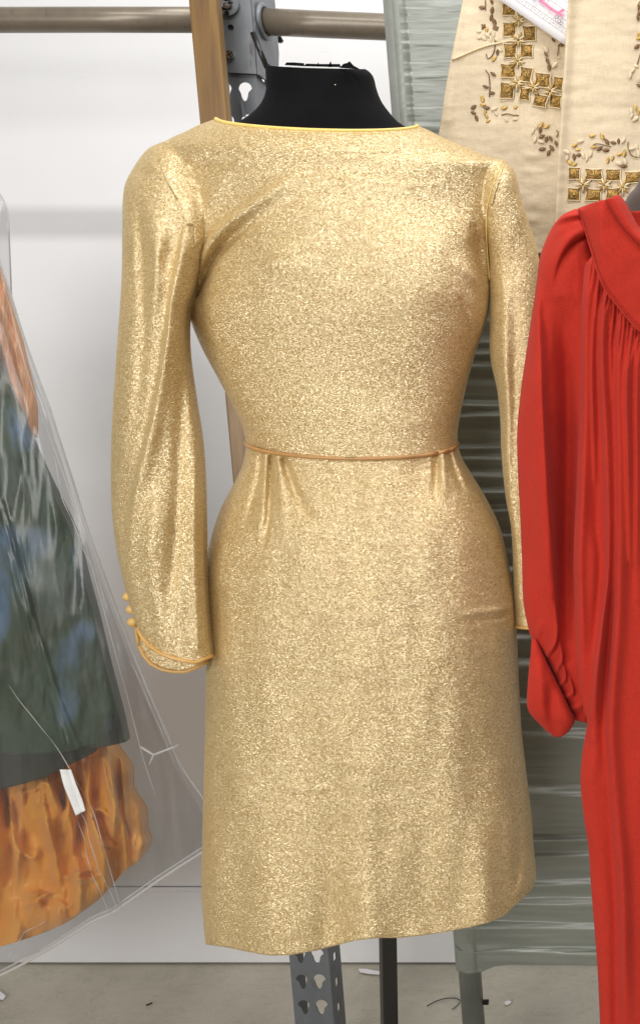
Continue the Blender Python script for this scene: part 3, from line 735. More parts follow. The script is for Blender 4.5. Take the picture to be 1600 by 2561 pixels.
sf = [([(652,1138,-8,7),(648,1190,-7,8),(629,1260,-5,9),(611,1325,0,10)],'r'),
      ([(680,1143,-11,8),(676,1215,-11,9),(672,1300,-8,10),(658,1385,0,11)],'A'),
      ([(664,1142,5,8),(662,1200,5,9),(655,1290,3,10),(645,1350,0,12)],'r'),
      ([(696,1148,6,9),(702,1210,6,12),(706,1290,4,14),(715,1390,0,18)],'r'),
      ([(710,1150,-8,8),(733,1215,-9,11),(755,1262,-7,13),(785,1300,0,14)],'r'),
      ([(632,1122,3,8),(622,1170,3,9),(600,1240,0,12)],'r'),
      ([(1092,1136,-7,8),(1090,1190,-7,9),(1086,1260,0,12)],'r'),
      ([(1108,1134,4,8),(1110,1190,4,10),(1110,1290,0,14)],'r'),
      ([(1122,1128,-7,7),(1137,1175,-7,8),(1165,1245,0,10)],'r'),
      ([(1132,1126,3,7),(1152,1180,4,9),(1185,1260,0,12)],'r'),
      ([(935,1850,0,50),(925,2000,6,50),(915,2150,10,48),(920,2350,14,46)],'r'),
      ([(840,1850,0,40),(830,2050,-6,40),(825,2200,-9,38),(820,2380,-12,38)],'r'),
      ([(680,1900,0,70),(680,2100,7,70),(670,2390,14,66)],'r'),
      ([(1060,1900,0,50),(1080,2100,-4,55),(1090,2330,-8,60)],'r'),
      ([(1200,1900,0,40),(1210,2100,5,45),(1215,2300,9,45)],'r'),
      ([(1270,1880,0,14),(1292,2020,-5,14),(1300,2130,-6,14),(1290,2210,-3,12)],'r'),
      ([(1130,1545,0,10),(1200,1530,2,9),(1250,1525,3,8),(1286,1505,2,8)],'r'),
      ([(1120,1562,0,10),(1200,1548,-2,8),(1260,1543,-3,7),(1288,1525,-2,7)],'r'),
      ([(545,1480,-5,18),(540,1600,-7,20),(535,1700,-3,20),(530,1800,0,20)],'r'),
      ([(640,1400,0,50),(640,1600,4,60),(650,1800,0,60)],'r'),
      ([(860,1480,0,30),(900,1540,1.5,14),(980,1560,0,14)],'r'),
      ([(700,1960,0,8),(760,1975,1.2,7),(860,1968,0,8)],'r')]
sb_ = [(650,1330,120,120,5),(1100,1350,130,130,6),(880,1500,200,200,5)]
o_s, fs_, rs = shell('skirt', skirt, M['lame'], gd, folds=sf, blobs=sb_, noises=[(150,90,1.0,41,2),(130,400,7,43,2),(80,40,.5,47,2)], e=.85, nu=200, nv=280, nb=40, hem=hem, hempow=1.4)
SL = 1.222
slv = [(400,357,420,352,GY-.004,.014,0),(369,373,450,385,GY-.010,.038,2),(333,421,490,440,GY-.016,.050,3),(311,470,512,510,GY-.024,.055,4),(306,567,512,610,SL+.012,.054,4),(305,680,490,708,SL+.004,.048,4),(300,770,466,784,SL,.045,4),
       (292,880,466,880,SL,.044,6),(284,1000,482,1000,SL,.046,8),(279,1100,498,1100,SL,.047,8),(278,1200,506,1200,SL,.046,8),(282,1300,509,1300,SL,.045,8),(297,1400,511,1390,SL,.042,10),(310,1455,513,1455,SL,.040,14),(322,1505,517,1520,SL,.038,20),(334,1545,522,1580,SL,.036,32),(347,1570,531,1640,SL,.034,40)]
chem = [(347,1570),(356,1592),(372,1612),(400,1632),(430,1644),(460,1652),(490,1657),(512,1648),(531,1640)]
lf = [([(470,540,0.0,20),(452,640,8.2,22),(432,740,13.3,24),(420,850,13.3,24),(402,960,12.2,24),(380,1070,11.2,24),(352,1180,9.2,24),(328,1290,6.1,22),(322,1390,2.0,20)],'B'),
      ([(345,470,0.0,14),(350,560,-5.1,15),(358,700,-8.2,16),(358,850,-7.1,16),(345,1000,-5.1,16),(325,1150,0.0,16)],'r'),
      ([(385,520,0.0,20),(392,620,5.1,16),(388,720,4.1,14),(380,850,0.0,14)],'r'),
      ([(462,900,0.0,14),(455,1000,-6.1,16),(450,1100,-8.2,18),(446,1250,-9.2,20),(436,1400,-8.2,22),(425,1500,-3.1,22),(420,1580,0.0,20)],'r'),
      ([(486,1050,0.0,10),(490,1200,5.1,11),(486,1350,7.1,12),(490,1500,6.1,12),(494,1620,5.1,12)],'r'),
      ([(390,1200,0.0,18),(378,1350,6.1,20),(385,1480,5.1,20),(410,1600,2.0,20)],'r'),
      ([(350,430,0.0,22),(390,420,5.1,20),(430,440,0.0,18)],'r'),
      ([(440,560,0.0,18),(425,640,-4.1,18),(410,700,0.0,14)],'r')]
slr = [(1240,399,1262,401,GY-.01,.012,0),(1218,424,1284,428,GY-.014,.034,2),(1205,490,1300,490,GY-.012,.042,2),(1206,560,1322,560,GY-.006,.042,2),(1219,640,1345,640,GY,.040,2),(1224,720,1352,720,GY,.040,2),(1224,800,1358,800,GY,.040,2),(1225,893,1358,893,GY,.040,2),
       (1243,980,1360,980,GY,.038,3),(1250,1050,1362,1050,GY,.036,3),(1253,1134,1364,1134,GY,.036,3),(1264,1246,1370,1246,GY,.034,3),(1277,1320,1374,1320,GY,.034,3),(1282,1413,1378,1413,GY,.033,3),(1285,1500,1380,1500,GY,.032,3),(1286,1566,1382,1566,GY,.032,6)]
rf = [([(1245,640,0,12),(1262,760,5,14),(1262,900,6,14),(1268,1000,5,12),(1270,1200,5,10),(1290,1400,3,10),(1298,1550,0,10)],'r'),
      ([(1290,700,0,14),(1290,900,-5,16),(1292,1050,-6,16),(1296,1200,0,16)],'r')]

def lookup(src, px, py):
    sx_, sy_, sd_ = (a.ravel() for a in src); out = np.empty(px.size); X = px.ravel(); Y = py.ravel()
    for c0 in range(0, X.size, 400):
        x = X[c0:c0+400, None]; y = Y[c0:c0+400, None]; d2 = (x-sx_[None])**2 + (y-sy_[None])**2
        k = np.argpartition(d2, 6, 1)[:, :6]; dk = np.take_along_axis(d2, k, 1); w = 1/(dk+4.)
        out[c0:c0+400] = (w*sd_[k]).sum(1)/w.sum(1) + np.clip(np.sqrt(dk.min(1))-5, 0, 100)*.002
    return out.reshape(px.shape)
def smin(a, b, k):
    h = np.clip(.5+.5*(b-a)/k, 0, 1); return b*(1-h)+a*h-k*h*(1-h)
FX = np.array([486,508,546,612,690,770.]); FY = np.array([655,625,578,525,470,425.])
def wleft(px, py):      # 1 above the underarm fold, 0 below it
    lim = np.interp(px, FX, FY, left=600); return np.clip((lim+2-py)/np.interp(px, [480,560], [40,12]), 0, 1)*np.clip((720-px)/80, 0, 1)
def wright(px, py): return np.clip((600-py)/90, 0, 1)*np.clip((px-1150)/30, 0, 1)
def joined(own, others, offs):
    def f(px, py, dep):
        out = dep.copy()
        for src, wf in others:
            w = wf(px, py); m = w > 0
            if not m.any(): continue
            o = lookup(src, px[m], py[m]); sm = smin(dep[m], o, .022) + offs
            near = np.clip((.05-np.abs(dep[m]-o))/.02, 0, 1) if own == 'sleeve' else 1.
            out[m] = dep[m] + w[m]*np.minimum(sm - dep[m], .003 if own == 'sleeve' else 0)*1.
        return out
    return f
raw_b = shell('bodice', body, M['lame'], gd, folds=bf, blobs=bb, noises=[(130,160,2.0,31,2),(420,400,8,33,2)], e=.85, nu=190, nv=210, nb=40, dry=True); raw_l = shell('sleeve', slv, M['lame'], gd, folds=lf, noises=[(70,90,1.0,51,2),(80,300,5,53,2)], e=.9, nu=110, nv=260, nb=30, hem=chem, hempow=14, dry=True); raw_r = shell('sleeve', slr, M['lame'], gd, folds=rf, noises=[(60,80,1.4,61,2)], e=.9, nu=70, nv=220, nb=20, dry=True)
o_b, fb, rb = shell('bodice', body, M['lame'], gd, folds=bf, blobs=bb, noises=[(130,160,2.0,31,2),(420,400,8,33,2)], e=.85, nu=190, nv=210, nb=40, post=joined('body', [(raw_l, wleft), (raw_r, wright)], -.0012))
o_l, fl1, rl1 = shell('sleeve', slv, M['lame'], gd, folds=lf, noises=[(70,90,1.0,51,2),(80,300,5,53,2)], e=.9, nu=110, nv=260, nb=30, hem=chem, hempow=14, post=joined('sleeve', [(raw_b, wleft)], .0008))
o_r, fr1, rr1 = shell('sleeve', slr, M['lame'], gd, folds=rf, noises=[(60,80,1.4,61,2)], e=.9, nu=70, nv=220, nb=20, post=joined('sleeve', [(raw_b, wright)], .0008))
def off(g_, d): 
    q = g_.copy(); q[:,1] -= d; return q
# under layer of the left cuff
und = [(332,1470,470,1480,SL+.016,.02,0),(338,1530,512,1560,SL+.016,.02,10),(341,1562,520,1610,SL+.016,.02,22),(343,1590,524,1640,SL+.016,.02,30),(350,1615,522,1652,SL+.016,.020,34)]
uh = [(350,1615),(362,1640),(380,1660),(405,1673),(435,1679),(465,1679),(495,1668),(522,1652)]
o_u, fu, ru = shell('cuff_underlap', und, M['lame'], gd, noises=[(40,40,1.2,71,2)], e=.9, nu=60, nv=60, nb=16, hem=uh, hempow=4)
def pipe_on(name, pts, r, mat, d=.001, closed=False):
    mb = MB(); mb.tube([Vector((p[0], p[1]-d, p[2])) for p in pts], r, 10, closed=closed); return mb.build(name, mat, gd)
pipe_on('neck_piping', rb[0][::2], .0022, M['piping_gold'], .0, True)
w_ring = rs[0].copy(); cen = w_ring.mean(0); w_ring = cen + (w_ring-cen)*np.array((1.004,1.012,1)); pipe_on('waist_piping', w_ring[::2], .0024, M['cord_tan'], .0, True)
pipe_on('cuff_piping', fl1[-1][::2], .0025, M['piping'], .0012)
up = list(fu[-1][::2]); up = [P(341,1556,SL+.010), P(344,1585,SL+.004)] + up
pipe_on('cuff_piping', up, .0025, M['piping'], .001)
pipe_on('cuff_piping', fr1[-1][::2], .0016, M['piping'], .0005)
for i in (0, -1):
    pass
sm_ = catmull([(1253,403),(1246,425),(1236,450),(1226,480),(1218,515),(1215,555),(1216,600),(1219,650),(1223,700)], 40)[:, :2]
sx_, sy_ = sm_[:,0], sm_[:,1]; sd2 = smin(lookup(raw_b, sx_, sy_), lookup(raw_r, sx_, sy_), .022) - .0016
mb = MB(); mb.tube([Vector(p) for p in P(sx_, sy_, sd2)], .0007, 8); mb.build('shoulder_seam', M['piping_gold'], gd)
for (x, y, tl) in ((320,1492,.2),(328,1524,.1),(331,1556,-.1)):
    c = V(x, y, SL-.004); mb = MB()
    mb.blob(c, Vector((.0066,0,.001)), Vector((0,-.0042,.002)), Vector((-.001,.002,.0054)), n=14, k=8); mb.blob(c+Vector((.004,.004,-.003)), (.003,0,0), (0,.003,0), (0,0,.0025))
    mb.build('button', M['button'], gd)

# ------------------------------------------------------------------ brown form + red dress
bf_ = thing('dress_form', Vector((V(1740, 2561, 1.19).x, 1.19, 0)), 'dark brown dress form neck showing above the red dress collar', 'dress form')
shell('neck', [(1600,440,1880,440,1.19,.05,0),(1588,468,1890,468,1.19,.052,0),(1572,485,1900,485,1.19,.053,0),(1556,515,1910,515,1.19,.055,0),(1540,560,1930,560,1.19,.06,0),(1530,700,1930,700,1.19,.04,0),(1530,900,1930,900,1.19,.04,0)], M['brownform'], bf_, nu=40, nv=60, solid=0)
c = V(1740, 900, 1.19); mb = MB(); mb.tube([(c.x,1.21,c.z),(c.x,1.21,.02)], .014, 14); mb.build('stand_pole', M['blackmetal'], bf_); mb = MB(); mb.tube([(c.x,1.21,0),(c.x,1.21,.02)], .16, 30); mb.build('base', M['blackmetal'], bf_, smooth=False)
rd = thing('red_dress', V(1650, 2561, 1.15), 'red crepe long dress with gathered yoke and full sleeve at right edge', 'dress')
RYc = 1.165
# sleeve
rs_ = [(1438,522,1452,524,RYc-.01,.012,0),(1408,536,1466,560,RYc-.008,.030,-3),(1385,560,1476,590,RYc,.040,-4),(1364,600,1486,630,RYc+.004,.044,0),(1348,648,1496,670,RYc+.004,.045,3),(1340,710,1500,720,RYc+.004,.045,4),(1330,780,1500,780,RYc+.004,.045,0),(1315,880,1500,880,RYc+.004,.045,0),(1301,980,1500,980,RYc+.004,.046,0),(1292,1080,1500,1080,RYc+.004,.047,0),
       (1294,1180,1495,1180,RYc+.004,.047,0),(1300,1300,1490,1300,RYc+.004,.046,0),(1304,1400,1490,1400,RYc+.004,.045,0),(1307,1500,1490,1500,RYc+.004,.043,0),(1318,1562,1490,1572,RYc+.004,.040,0),(1331,1602,1490,1630,RYc+.004,.036,0),(1362,1648,1490,1690,RYc+.004,.032,0),(1392,1708,1488,1745,RYc+.004,.028,0),(1415,1758,1484,1785,RYc+.004,.024,0),(1433,1800,1478,1812,RYc+.004,.018,0)]
rf1 = [([(1380,580,0,20),(1352,690,3,26),(1343,760,10,30),(1348,880,20,34),(1352,1000,22,36),(1360,1150,22,38),(1370,1300,20,38),(1380,1420,17,34),(1386,1520,9,30),(1375,1610,3,20),(1362,1640,0,14)],'A'),
       ([(1450,547,-5,7),(1420,552,-6,8),(1392,566,-4,8),(1374,592,0,10)],'r'),
       ([(1448,537,3,8),(1415,543,4,8),(1388,556,0,10)],'r'),
       ([(1470,590,-8,8),(1440,604,-8,9),(1415,630,-7,12),(1398,668,-5,16),(1385,730,0,22)],'B'),
       ([(1462,575,5,12),(1425,595,7,14),(1398,630,7,16),(1378,690,4,20),(1370,760,0,20)],'r'),
       ([(1400,740,0,40),(1416,900,-26,30),(1419,1100,-36,30),(1416,1300,-36,29),(1415,1500,-28,26),(1418,1640,-8,20)],'r'),
       ([(1352,1560,2,8),(1346,1585,3,7),(1342,1600,1,6)],'r'),
       ([(1387,1500,0,8),(1394,1560,9,8),(1388,1610,11,9),(1370,1640,8,9)],'A'),
       ([(1400,1610,5,7),(1405,1650,10,9),(1392,1680,6,7)],'A'),
       ([(1408,1660,5,7),(1413,1700,10,8),(1398,1716,7,6)],'A'),
       ([(1425,1700,5,7),(1432,1735,9,8),(1412,1745,7,6)],'A'),
       ([(1455,1762,4,6),(1430,1772,4,6),(1420,1768,2,5)],'r'),
       ([(1455,1782,-4,5),(1430,1788,-4,5)],'r')]
shell('sleeve', rs_, M['red'], rd, folds=rf1, noises=[(60,150,2.5,81,3)], e=.8, nu=170, nv=300, nb=20)
cuf = [(1328,1600,1340,1596,RYc-.018,.004,0),(1326,1630,1356,1634,RYc-.018,.012,0),(1321,1680,1382,1690,RYc-.02,.018,0),(1317,1740,1408,1740,RYc-.02,.020,0),(1318,1770,1424,1775,RYc-.02,.020,0),(1330,1792,1436,1800,RYc-.02,.018,0),(1350,1812,1433,1812,RYc-.02,.014,0),(1366,1828,1424,1826,RYc-.02,.010,0),(1380,1838,1414,1836,RYc-.02,.006,0),(1390,1843,1403,1843,RYc-.02,.002,0)]
shell('cuff', cuf, M['red'], rd, folds=[([(1345,1640,0,14),(1352,1720,5,16),(1358,1790,3,14)],'r'),([(1372,1700,0,12),(1378,1770,-5,14),(1385,1830,-3,12)],'r')], noises=[(50,60,2,85,2)], e=.8, nu=70, nv=90, nb=16)
# body
bl = [(1446,528),(1458,570),(1470,610),(1478,640),(1463,660),(1456,720),(1451,800),(1449,1000),(1441,1200),(1433,1400),(1436,1500),(1440,1620),(1447,1710),(1458,1770),(1467,1805),(1462,1840),(1454,1890),(1450,1950),(1458,2040),(1470,2120),(1476,2210),(1484,2310),(1493,2430),(1499,2561),(1504,2700)]
br = [(x*0+2010, y) for x, y in bl]
rows = []
for i, (x, y) in enumerate(bl):
    Yc = 1.125 if y > 660 else 1.135
    dd = .035 if y > 600 else .02
    rows.append((x, y, 2000, y, Yc, dd, 0))
rf2 = []
def line(pts, amp, w, k='B'):
    n = len(pts); L = []; amp = amp*1.3
    for i, (x, y) in enumerate(pts): L.append((x, y, amp*(1 if 0 < i < n-1 else (.8 if i == 0 else .35)), w))
    rf2.append((L, k))
line([(1478,650),(1465,720),(1461,800),(1460,1000),(1454,1200),(1446,1400),(1450,1560),(1452,1700)], 9, 15)
line([(1496,690),(1486,760),(1479,900),(1481,1050),(1486,1200)], 5, 9)
line([(1514,742),(1506,800),(1503,884),(1508,1008),(1514,1132),(1520,1318),(1520,1442),(1504,1566),(1489,1690),(1475,1845)], 11, 17)
line([(1552,792),(1545,884),(1545,1008),(1548,1194),(1547,1380),(1540,1566),(1530,1690),(1524,1814),(1532,1938),(1540,2060),(1554,2220),(1557,2400),(1560,2561)], 10, 22)
line([(1530,762),(1526,820),(1526,900),(1530,1000)], 5, 8)
line([(1580,826),(1566,946),(1568,1100),(1575,1400)], 8, 18)
line([(1595,850),(1590,1000),(1592,1200),(1590,1500)], 6, 14)
rf2 += [([(1500,1000,0,20),(1492,1300,-8,16),(1500,1400,-8,14),(1490,1550,-6,12),(1480,1650,0,10)],'r'),
        ([(1535,1300,0,10),(1530,1450,-10,12),(1520,1600,-12,13),(1512,1750,-10,13),(1508,1850,-5,14),(1515,1950,0,14)],'r'),
        ([(1490,1820,0,20),(1480,1900,5,20),(1478,2000,3,20),(1490,2200,3,22),(1505,2561,3,22)],'r'),
        ([(1525,1990,-2,18),(1530,2150,-5,16),(1538,2300,-5,14),(1540,2561,-5,14)],'r')]
rg = random.Random(3)
_sx = [1480,1493,1514,1541,1570,1600,1640]; _sy = [635,680,727,762,798,828,850]
for k in range(16):
    x0 = 1484 + k*9 + rg.uniform(-2, 2); y0 = float(np.interp(x0, _sx, _sy)); ln = rg.uniform(40, 130)
    rf2.append(([(x0,y0-4,-5,3.5),(x0-rg.uniform(2,6),y0+ln*.4,-4.5,4.5),(x0-rg.uniform(6,14),y0+ln,0,6)], rg.choice('AB')))
def undery(px, py):
    sx_ = np.array([1446,1459,1467,1480,1493,1514,1541,1570,1600,1640,1700,2000.]); sy_ = np.array([527,560,592,635,680,727,762,798,828,850,862,862.])
    return -.014*np.clip((np.interp(px, sx_, sy_) + 4 - py)/14, 0, 1)
shell('body', rows, M['red'], rd, folds=rf2, extra=undery, noises=[(90,300,2.5,91,2)], e=.45, nu=330, nv=420, nb=20)
# yoke: outlined panel just in front of the body, thick cloth
seam = [(1446,527),(1459,560),(1467,592),(1480,635),(1493,680),(1514,727),(1541,762),(1570,798),(1600,828),(1640,850),(1700,862)]
upper = [(1444,521),(1470,511),(1492,504),(1512,500),(1525,515),(1541,541),(1560,568),(1580,590),(1610,618),(1650,640),(1710,655)]
s1 = catmull(seam, 50); s2 = catmull(upper, 50)
g_ = []; 
for k in range(28):
    t = k/27; q = s2*(1-t)+s1*t
    dep = 1.116 - .010*math.sin(t*math.pi*.75+.5) - .030*np.clip((q[:,0]-1446)/55, 0, 1)
    g_.append(P(q[:,0], q[:,1], dep - noise_field(q[:,0], q[:,1], 50, 50, 1.2, 95, 2)))
g_ = np.array(g_); idx = np.arange(28*50).reshape(28,50)
o = obj('yoke', g_.reshape(-1,3), np.stack([idx[:-1,:-1], idx[1:,:-1], idx[1:,1:], idx[:-1,1:]], -1).reshape(-1,4), M['red'], rd); m_ = o.modifiers.new('t','SOLIDIFY'); m_.thickness = .0022; m_.offset = -1
mb = MB()
sd = g_[-1]; si = g_[-2]*.6+g_[-3]*.4
mb.tube([Vector(p)-Vector((0,.0008,0)) for p in sd], .0011, 6, 0)
for i in range(0, 49):
    a = Vector(si[i]); b = Vector(si[i+1])
    for t in (0., .5): mb.tube([a.lerp(b, t+.05)-Vector((0,.0014,0)), a.lerp(b, t+.32)-Vector((0,.0014,0))], .0004, 4, 1)
mb.build('yoke_seam', [M['red'], M['redthread']], rd)
nb1 = catmull([(1510,501),(1522,517),(1538,543),(1557,570),(1578,593),(1608,620),(1650,640)], 40); nb2 = catmull([(1546,486),(1552,491),(1567,512),(1584,545),(1600,572),(1625,592),(1660,612)], 40)
g2 = []
for k in range(14):
    t = k/13; q = nb2*(1-t)+nb1*t; g2.append(P(q[:,0], q[:,1], 1.078 - .007*math.sin(t*math.pi)**.5 + .02*(1-t)**3 + .002*math.exp(-((t-.35)/.05)**2)))
g2 = np.array(g2); idx = np.arange(14*40).reshape(14,40)
o = obj('neckband', g2.reshape(-1,3), np.stack([idx[:-1,:-1], idx[1:,:-1], idx[1:,1:], idx[:-1,1:]], -1).reshape(-1,4), M['red'], rd); m_ = o.modifiers.new('t','SOLIDIFY'); m_.thickness = .003; m_.offset = -1

# ------------------------------------------------------------------ bagged garments at left
BY = 1.40
rowsO = [(-420,1750,240,1750,BY+.09,.04,0),(-420,1850,285,1868,BY+.085,.055,0),(-430,1930,322,1925,BY+.085,.058,0),(-430,1980,326,1980,BY+.085,.06,0),(-435,2030,356,2030,BY+.085,.06,0),(-440,2085,362,2085,BY+.085,.06,0),(-440,2115,370,2115,BY+.085,.06,0),(-445,2150,352,2150,BY+.085,.06,0),(-450,2250,310,2180,BY+.085,.055,30),(-455,2330,262,2230,BY+.08,.05,60),(-460,2390,215,2262,BY+.08,.04,70)]
orf = []
ro = random.Random(5)
for k in range(26):
    x0 = -120 + k*17 + ro.uniform(-8, 8); y0 = ro.uniform(1880, 1960); ln = ro.uniform(140, 420); dx = (x0-60)*.28 + ro.uniform(-40, 40)
    a0 = ro.uniform(10, 20)*(1 if k % 3 else -.9); w0 = ro.uniform(7, 14)
    orf.append(([(x0,y0-60,a0*.5,w0*.7),(x0+dx*.3+ro.uniform(-14,14),y0+ln*.35,a0,w0),(x0+dx*.7+ro.uniform(-18,18),y0+ln*.7,a0*.9,w0*1.5),(x0+dx,y0+ln,0,w0*2)], ro.choice('ABr')))
for k in range(12):
    x0 = ro.uniform(-60, 300); y0 = ro.uniform(1980, 2280); orf.append(([(x0,y0,0,7),(x0+ro.uniform(20,50),y0+ro.uniform(-40,40),ro.uniform(8,15),8),(x0+ro.uniform(60,110),y0+ro.uniform(-50,60),0,9)], ro.choice('AB')))
og_ = thing('orange_dress', V(0, 2300, BY+.02), 'crumpled orange dress hem inside the clear garment bag', 'dress')
shell('skirt', rowsO, M['orange'], og_, folds=orf, noises=[(85,170,36,101,2),(30,70,7,104,3)], e=.6, nu=230, nv=170, nb=20)
pc = thing('peach_garment', V(40, 1085, BY+.035), 'peach cloth strip inside the clear bag above the green jacket', 'garment')
shell('panel', [(-260,560,-34,560,BY+.05,.02,0),(-240,640,-12,640,BY+.05,.02,0),(-200,700,12,700,BY+.05,.02,0),(-150,800,40,800,BY+.05,.02,0),(-110,900,64,900,BY+.05,.02,0),(-60,1000,86,1000,BY+.05,.02,0),(-20,1050,89,1050,BY+.05,.02,0),(20,1082,86,1082,BY+.05,.02,0),(60,1095,80,1095,BY+.05,.02,0)], M['peach'], pc, noises=[(18,160,9,111,3)], e=.6, nu=90, nv=110, nb=12,
      folds=[([(10,780,6,10),(45,900,6,10),(70,1040,3,10)],'A'),([(-10,800,6,10),(25,930,6,10),(60,1060,3,10)],'A')])
gj = thing('green_jacket', V(150, 1890, BY-.02), 'dark green jacket with blue printed blotches inside the clear garment bag', 'jacket')
rowsG = [(-560,760,-60,760,BY+.005,.03,0),(-560,860,-30,860,BY,.035,0),(-540,930,4,930,BY,.035,0),(-520,1050,52,1050,BY,.04,0),(-500,1180,110,1180,BY,.04,0),(-480,1330,180,1330,BY,.045,0),(-470,1450,213,1450,BY,.045,0),(-460,1550,240,1550,BY,.045,0),(-450,1660,266,1660,BY,.045,0),(-450,1750,290,1750,BY,.045,0),(-450,1800,303,1800,BY,.045,0),(-450,1862,315,1856,BY,.045,30)]
hg = [(-450,1900),(0,1884),(60,1888),(110,1885),(170,1880),(215,1868),(262,1868),(290,1862),(315,1856)]
gf = [([(0,1250,6,8),(40,1400,7,9),(90,1560,7,9),(150,1750,6,9),(205,1880,5,9)],'A'),([(-20,1270,5,7),(20,1400,5,8),(70,1560,6,8),(130,1750,5,8),(160,1860,5,8)],'B'),
      ([(20,1000,-5,12),(60,1130,-6,12),(100,1280,0,12)],'r'),([(110,1250,0,14),(150,1450,5,16),(210,1700,4,18)],'r')]
shell('body', rowsG, M['green'], gj, folds=gf, noises=[(50,160,8,121,4)], e=.5, nu=190, nv=200, nb=16, hem=hg, hempow=5)
rowsI = [(-440,1800,250,1800,BY+.012,.03,0),(-440,1860,245,1872,BY+.012,.03,0),(-440,1920,216,1895,BY+.012,.03,10)]
shell('lining_flap', rowsI, M['greenlining'], gj, noises=[(90,90,4,131,2)], e=.5, nu=100, nv=40, nb=12, hem=[(-440,2020),(0,1975),(60,1960),(110,1945),(170,1915),(216,1893)], hempow=1.5)
# printed leaf strokes on the jacket
mb = MB()
def onjack(x, y): return BY-.05
# bag
bgt = thing('garment_bag', V(200, 2440, BY-.06), 'clear vinyl garment bag over the green jacket and orange dress', 'garment bag')
edge = [(-34,560),(0,655),(28,735),(60,835),(98,935),(128,1010),(150,1078),(176,1150),(215,1268),(258,1380),(300,1485),(345,1600),(382,1690),(420,1780),(455,1870),(505,1962),(540,2045)]
rws = []
for (x, y) in edge: rws.append((-520, y+ (0 if y < 1900 else 0), x, y, BY-.05))
rws[-1] = (-520, 2290, 550, 2105, BY-.05)
bag_bot = [(-520,2640),(-200,2530),(0,2440),(100,2388),(200,2325),(235,2303),(285,2281),(312,2262),(400,2200),(505,2132),(560,2096)]
nvb = 170; 
ed = catmull([(x, y) for x, y in edge], nvb)
bt_ = catmull(bag_bot, 120)
def bag_grid(Y, sgn, seed):
    nu_ = 120; u = np.linspace(0, 1, nu_); G = []
    ys = np.linspace(560, 2096, nvb); ex = np.interp(ys, ed[:,1], ed[:,0]); ex[-1] = 560
    px = -520*(1-u)[None] + ex[:,None]*u[None]
    bb_ = np.interp(px, bt_[:,0], bt_[:,1]); t = ((ys-560)/(2096-560))[:,None]
    lo = np.interp(px, bt_[:,0], bt_[:,1])
    py = ys[:,None] + np.clip((t-.0),0,1)**2.2*(lo - 2096)
    py = np.minimum(py, lo)
    pill = np.sin(np.clip(u,0,1)*math.pi)[None]**.35*.028*np.clip((1-t)*3,0,1)**.5
    fl = [([(0,660,5,8),(110,930,6,9),(190,1180,7,10),(300,1480,7,12),(400,1760,6,12),(470,1960,3,12)],'A'),
          ([(-20,700,4,8),(80,930,5,8),(150,1130,6,9),(235,1400,6,9),(300,1620,6,9),(360,1900,4,9),(420,2120,3,10)],'B'),
          ([(10,1260,5,6),(90,1560,5,6),(160,1780,6,6),(205,2010,6,6),(280,2270,5,6)],'A'),
          ([(-10,1270,5,6),(70,1560,5,6),(140,1780,6,6),(225,2010,6,6),(300,2265,5,6)],'B'),
          ([(60,1700,0,6),(200,1900,4,6),(268,2060,4,6),(308,2262,4,5)],'A'),
          ([(60,2440,3,10),(120,2310,5,14),(160,2250,0,14)],'r'),([(330,1700,5,10),(440,1950,5,12),(500,2100,2,12)],'B')]
    D = pill + folds_field(px, py, fl) + noise_field(px, py, 70, 320, 4, seed, 2, True) 
    D = D*np.clip((1-u)*12+.12, 0, 1)[None]*np.clip((1-t)*14+.1, 0, 1)
    return P(px, py, Y - sgn*D), nu_
for sgn, Y0, nm, sd_ in ((1, BY-.052, 'front_sheet', 141),):
    G, nu_ = bag_grid(Y0, sgn, sd_)
    idx = np.arange(nvb*nu_).reshape(nvb, nu_); f = np.stack([idx[:-1,:-1], idx[1:,:-1], idx[1:,1:], idx[:-1,1:]], -1).reshape(-1,4)
    obj(nm, G.reshape(-1,3), f, M['plastic'], bgt)
GB = G.copy(); GB[...,1] = 2*(BY+.02) - GB[...,1] + .02*0; GB[...,1] = np.clip(GB[...,1], BY+.03, BY+.1)
# back sheet, narrower towards the edges
cxm = GB[...,0].mean(); s_ = (GB[...,1]/G[...,1]); GB[...,0] *= s_; GB[...,2] = CAMZ + (GB[...,2]-CAMZ)*s_
obj('back_sheet', GB[::3, ::3].reshape(-1,3), [(r_*len(range(0,nu_,3))+c_, (r_+1)*len(range(0,nu_,3))+c_, (r_+1)*len(range(0,nu_,3))+c_+1, r_*len(range(0,nu_,3))+c_+1) for r_ in range(len(range(0,nvb,3))-1) for c_ in range(len(range(0,nu_,3))-1)], M['plastic'], bgt)
mb = MB(); mb.tube([Vector(p) for p in G[-1][::2]], .0021, 6); mb.tube([Vector(p)+Vector((0,0,.007)) for p in G[-1][::2]], .0012, 6); mb.build('bottom_welt', M['plasticedge'], bgt)
def bag_pt(x, y, d=.003):
    p = P(x, y, BY-.052); k = np.argmin((G[...,0]-p[0])**2 + (G[...,2]-p[2])**2); q = G.reshape(-1,3)[k]; return Vector(q) - Vector((0, d, 0))
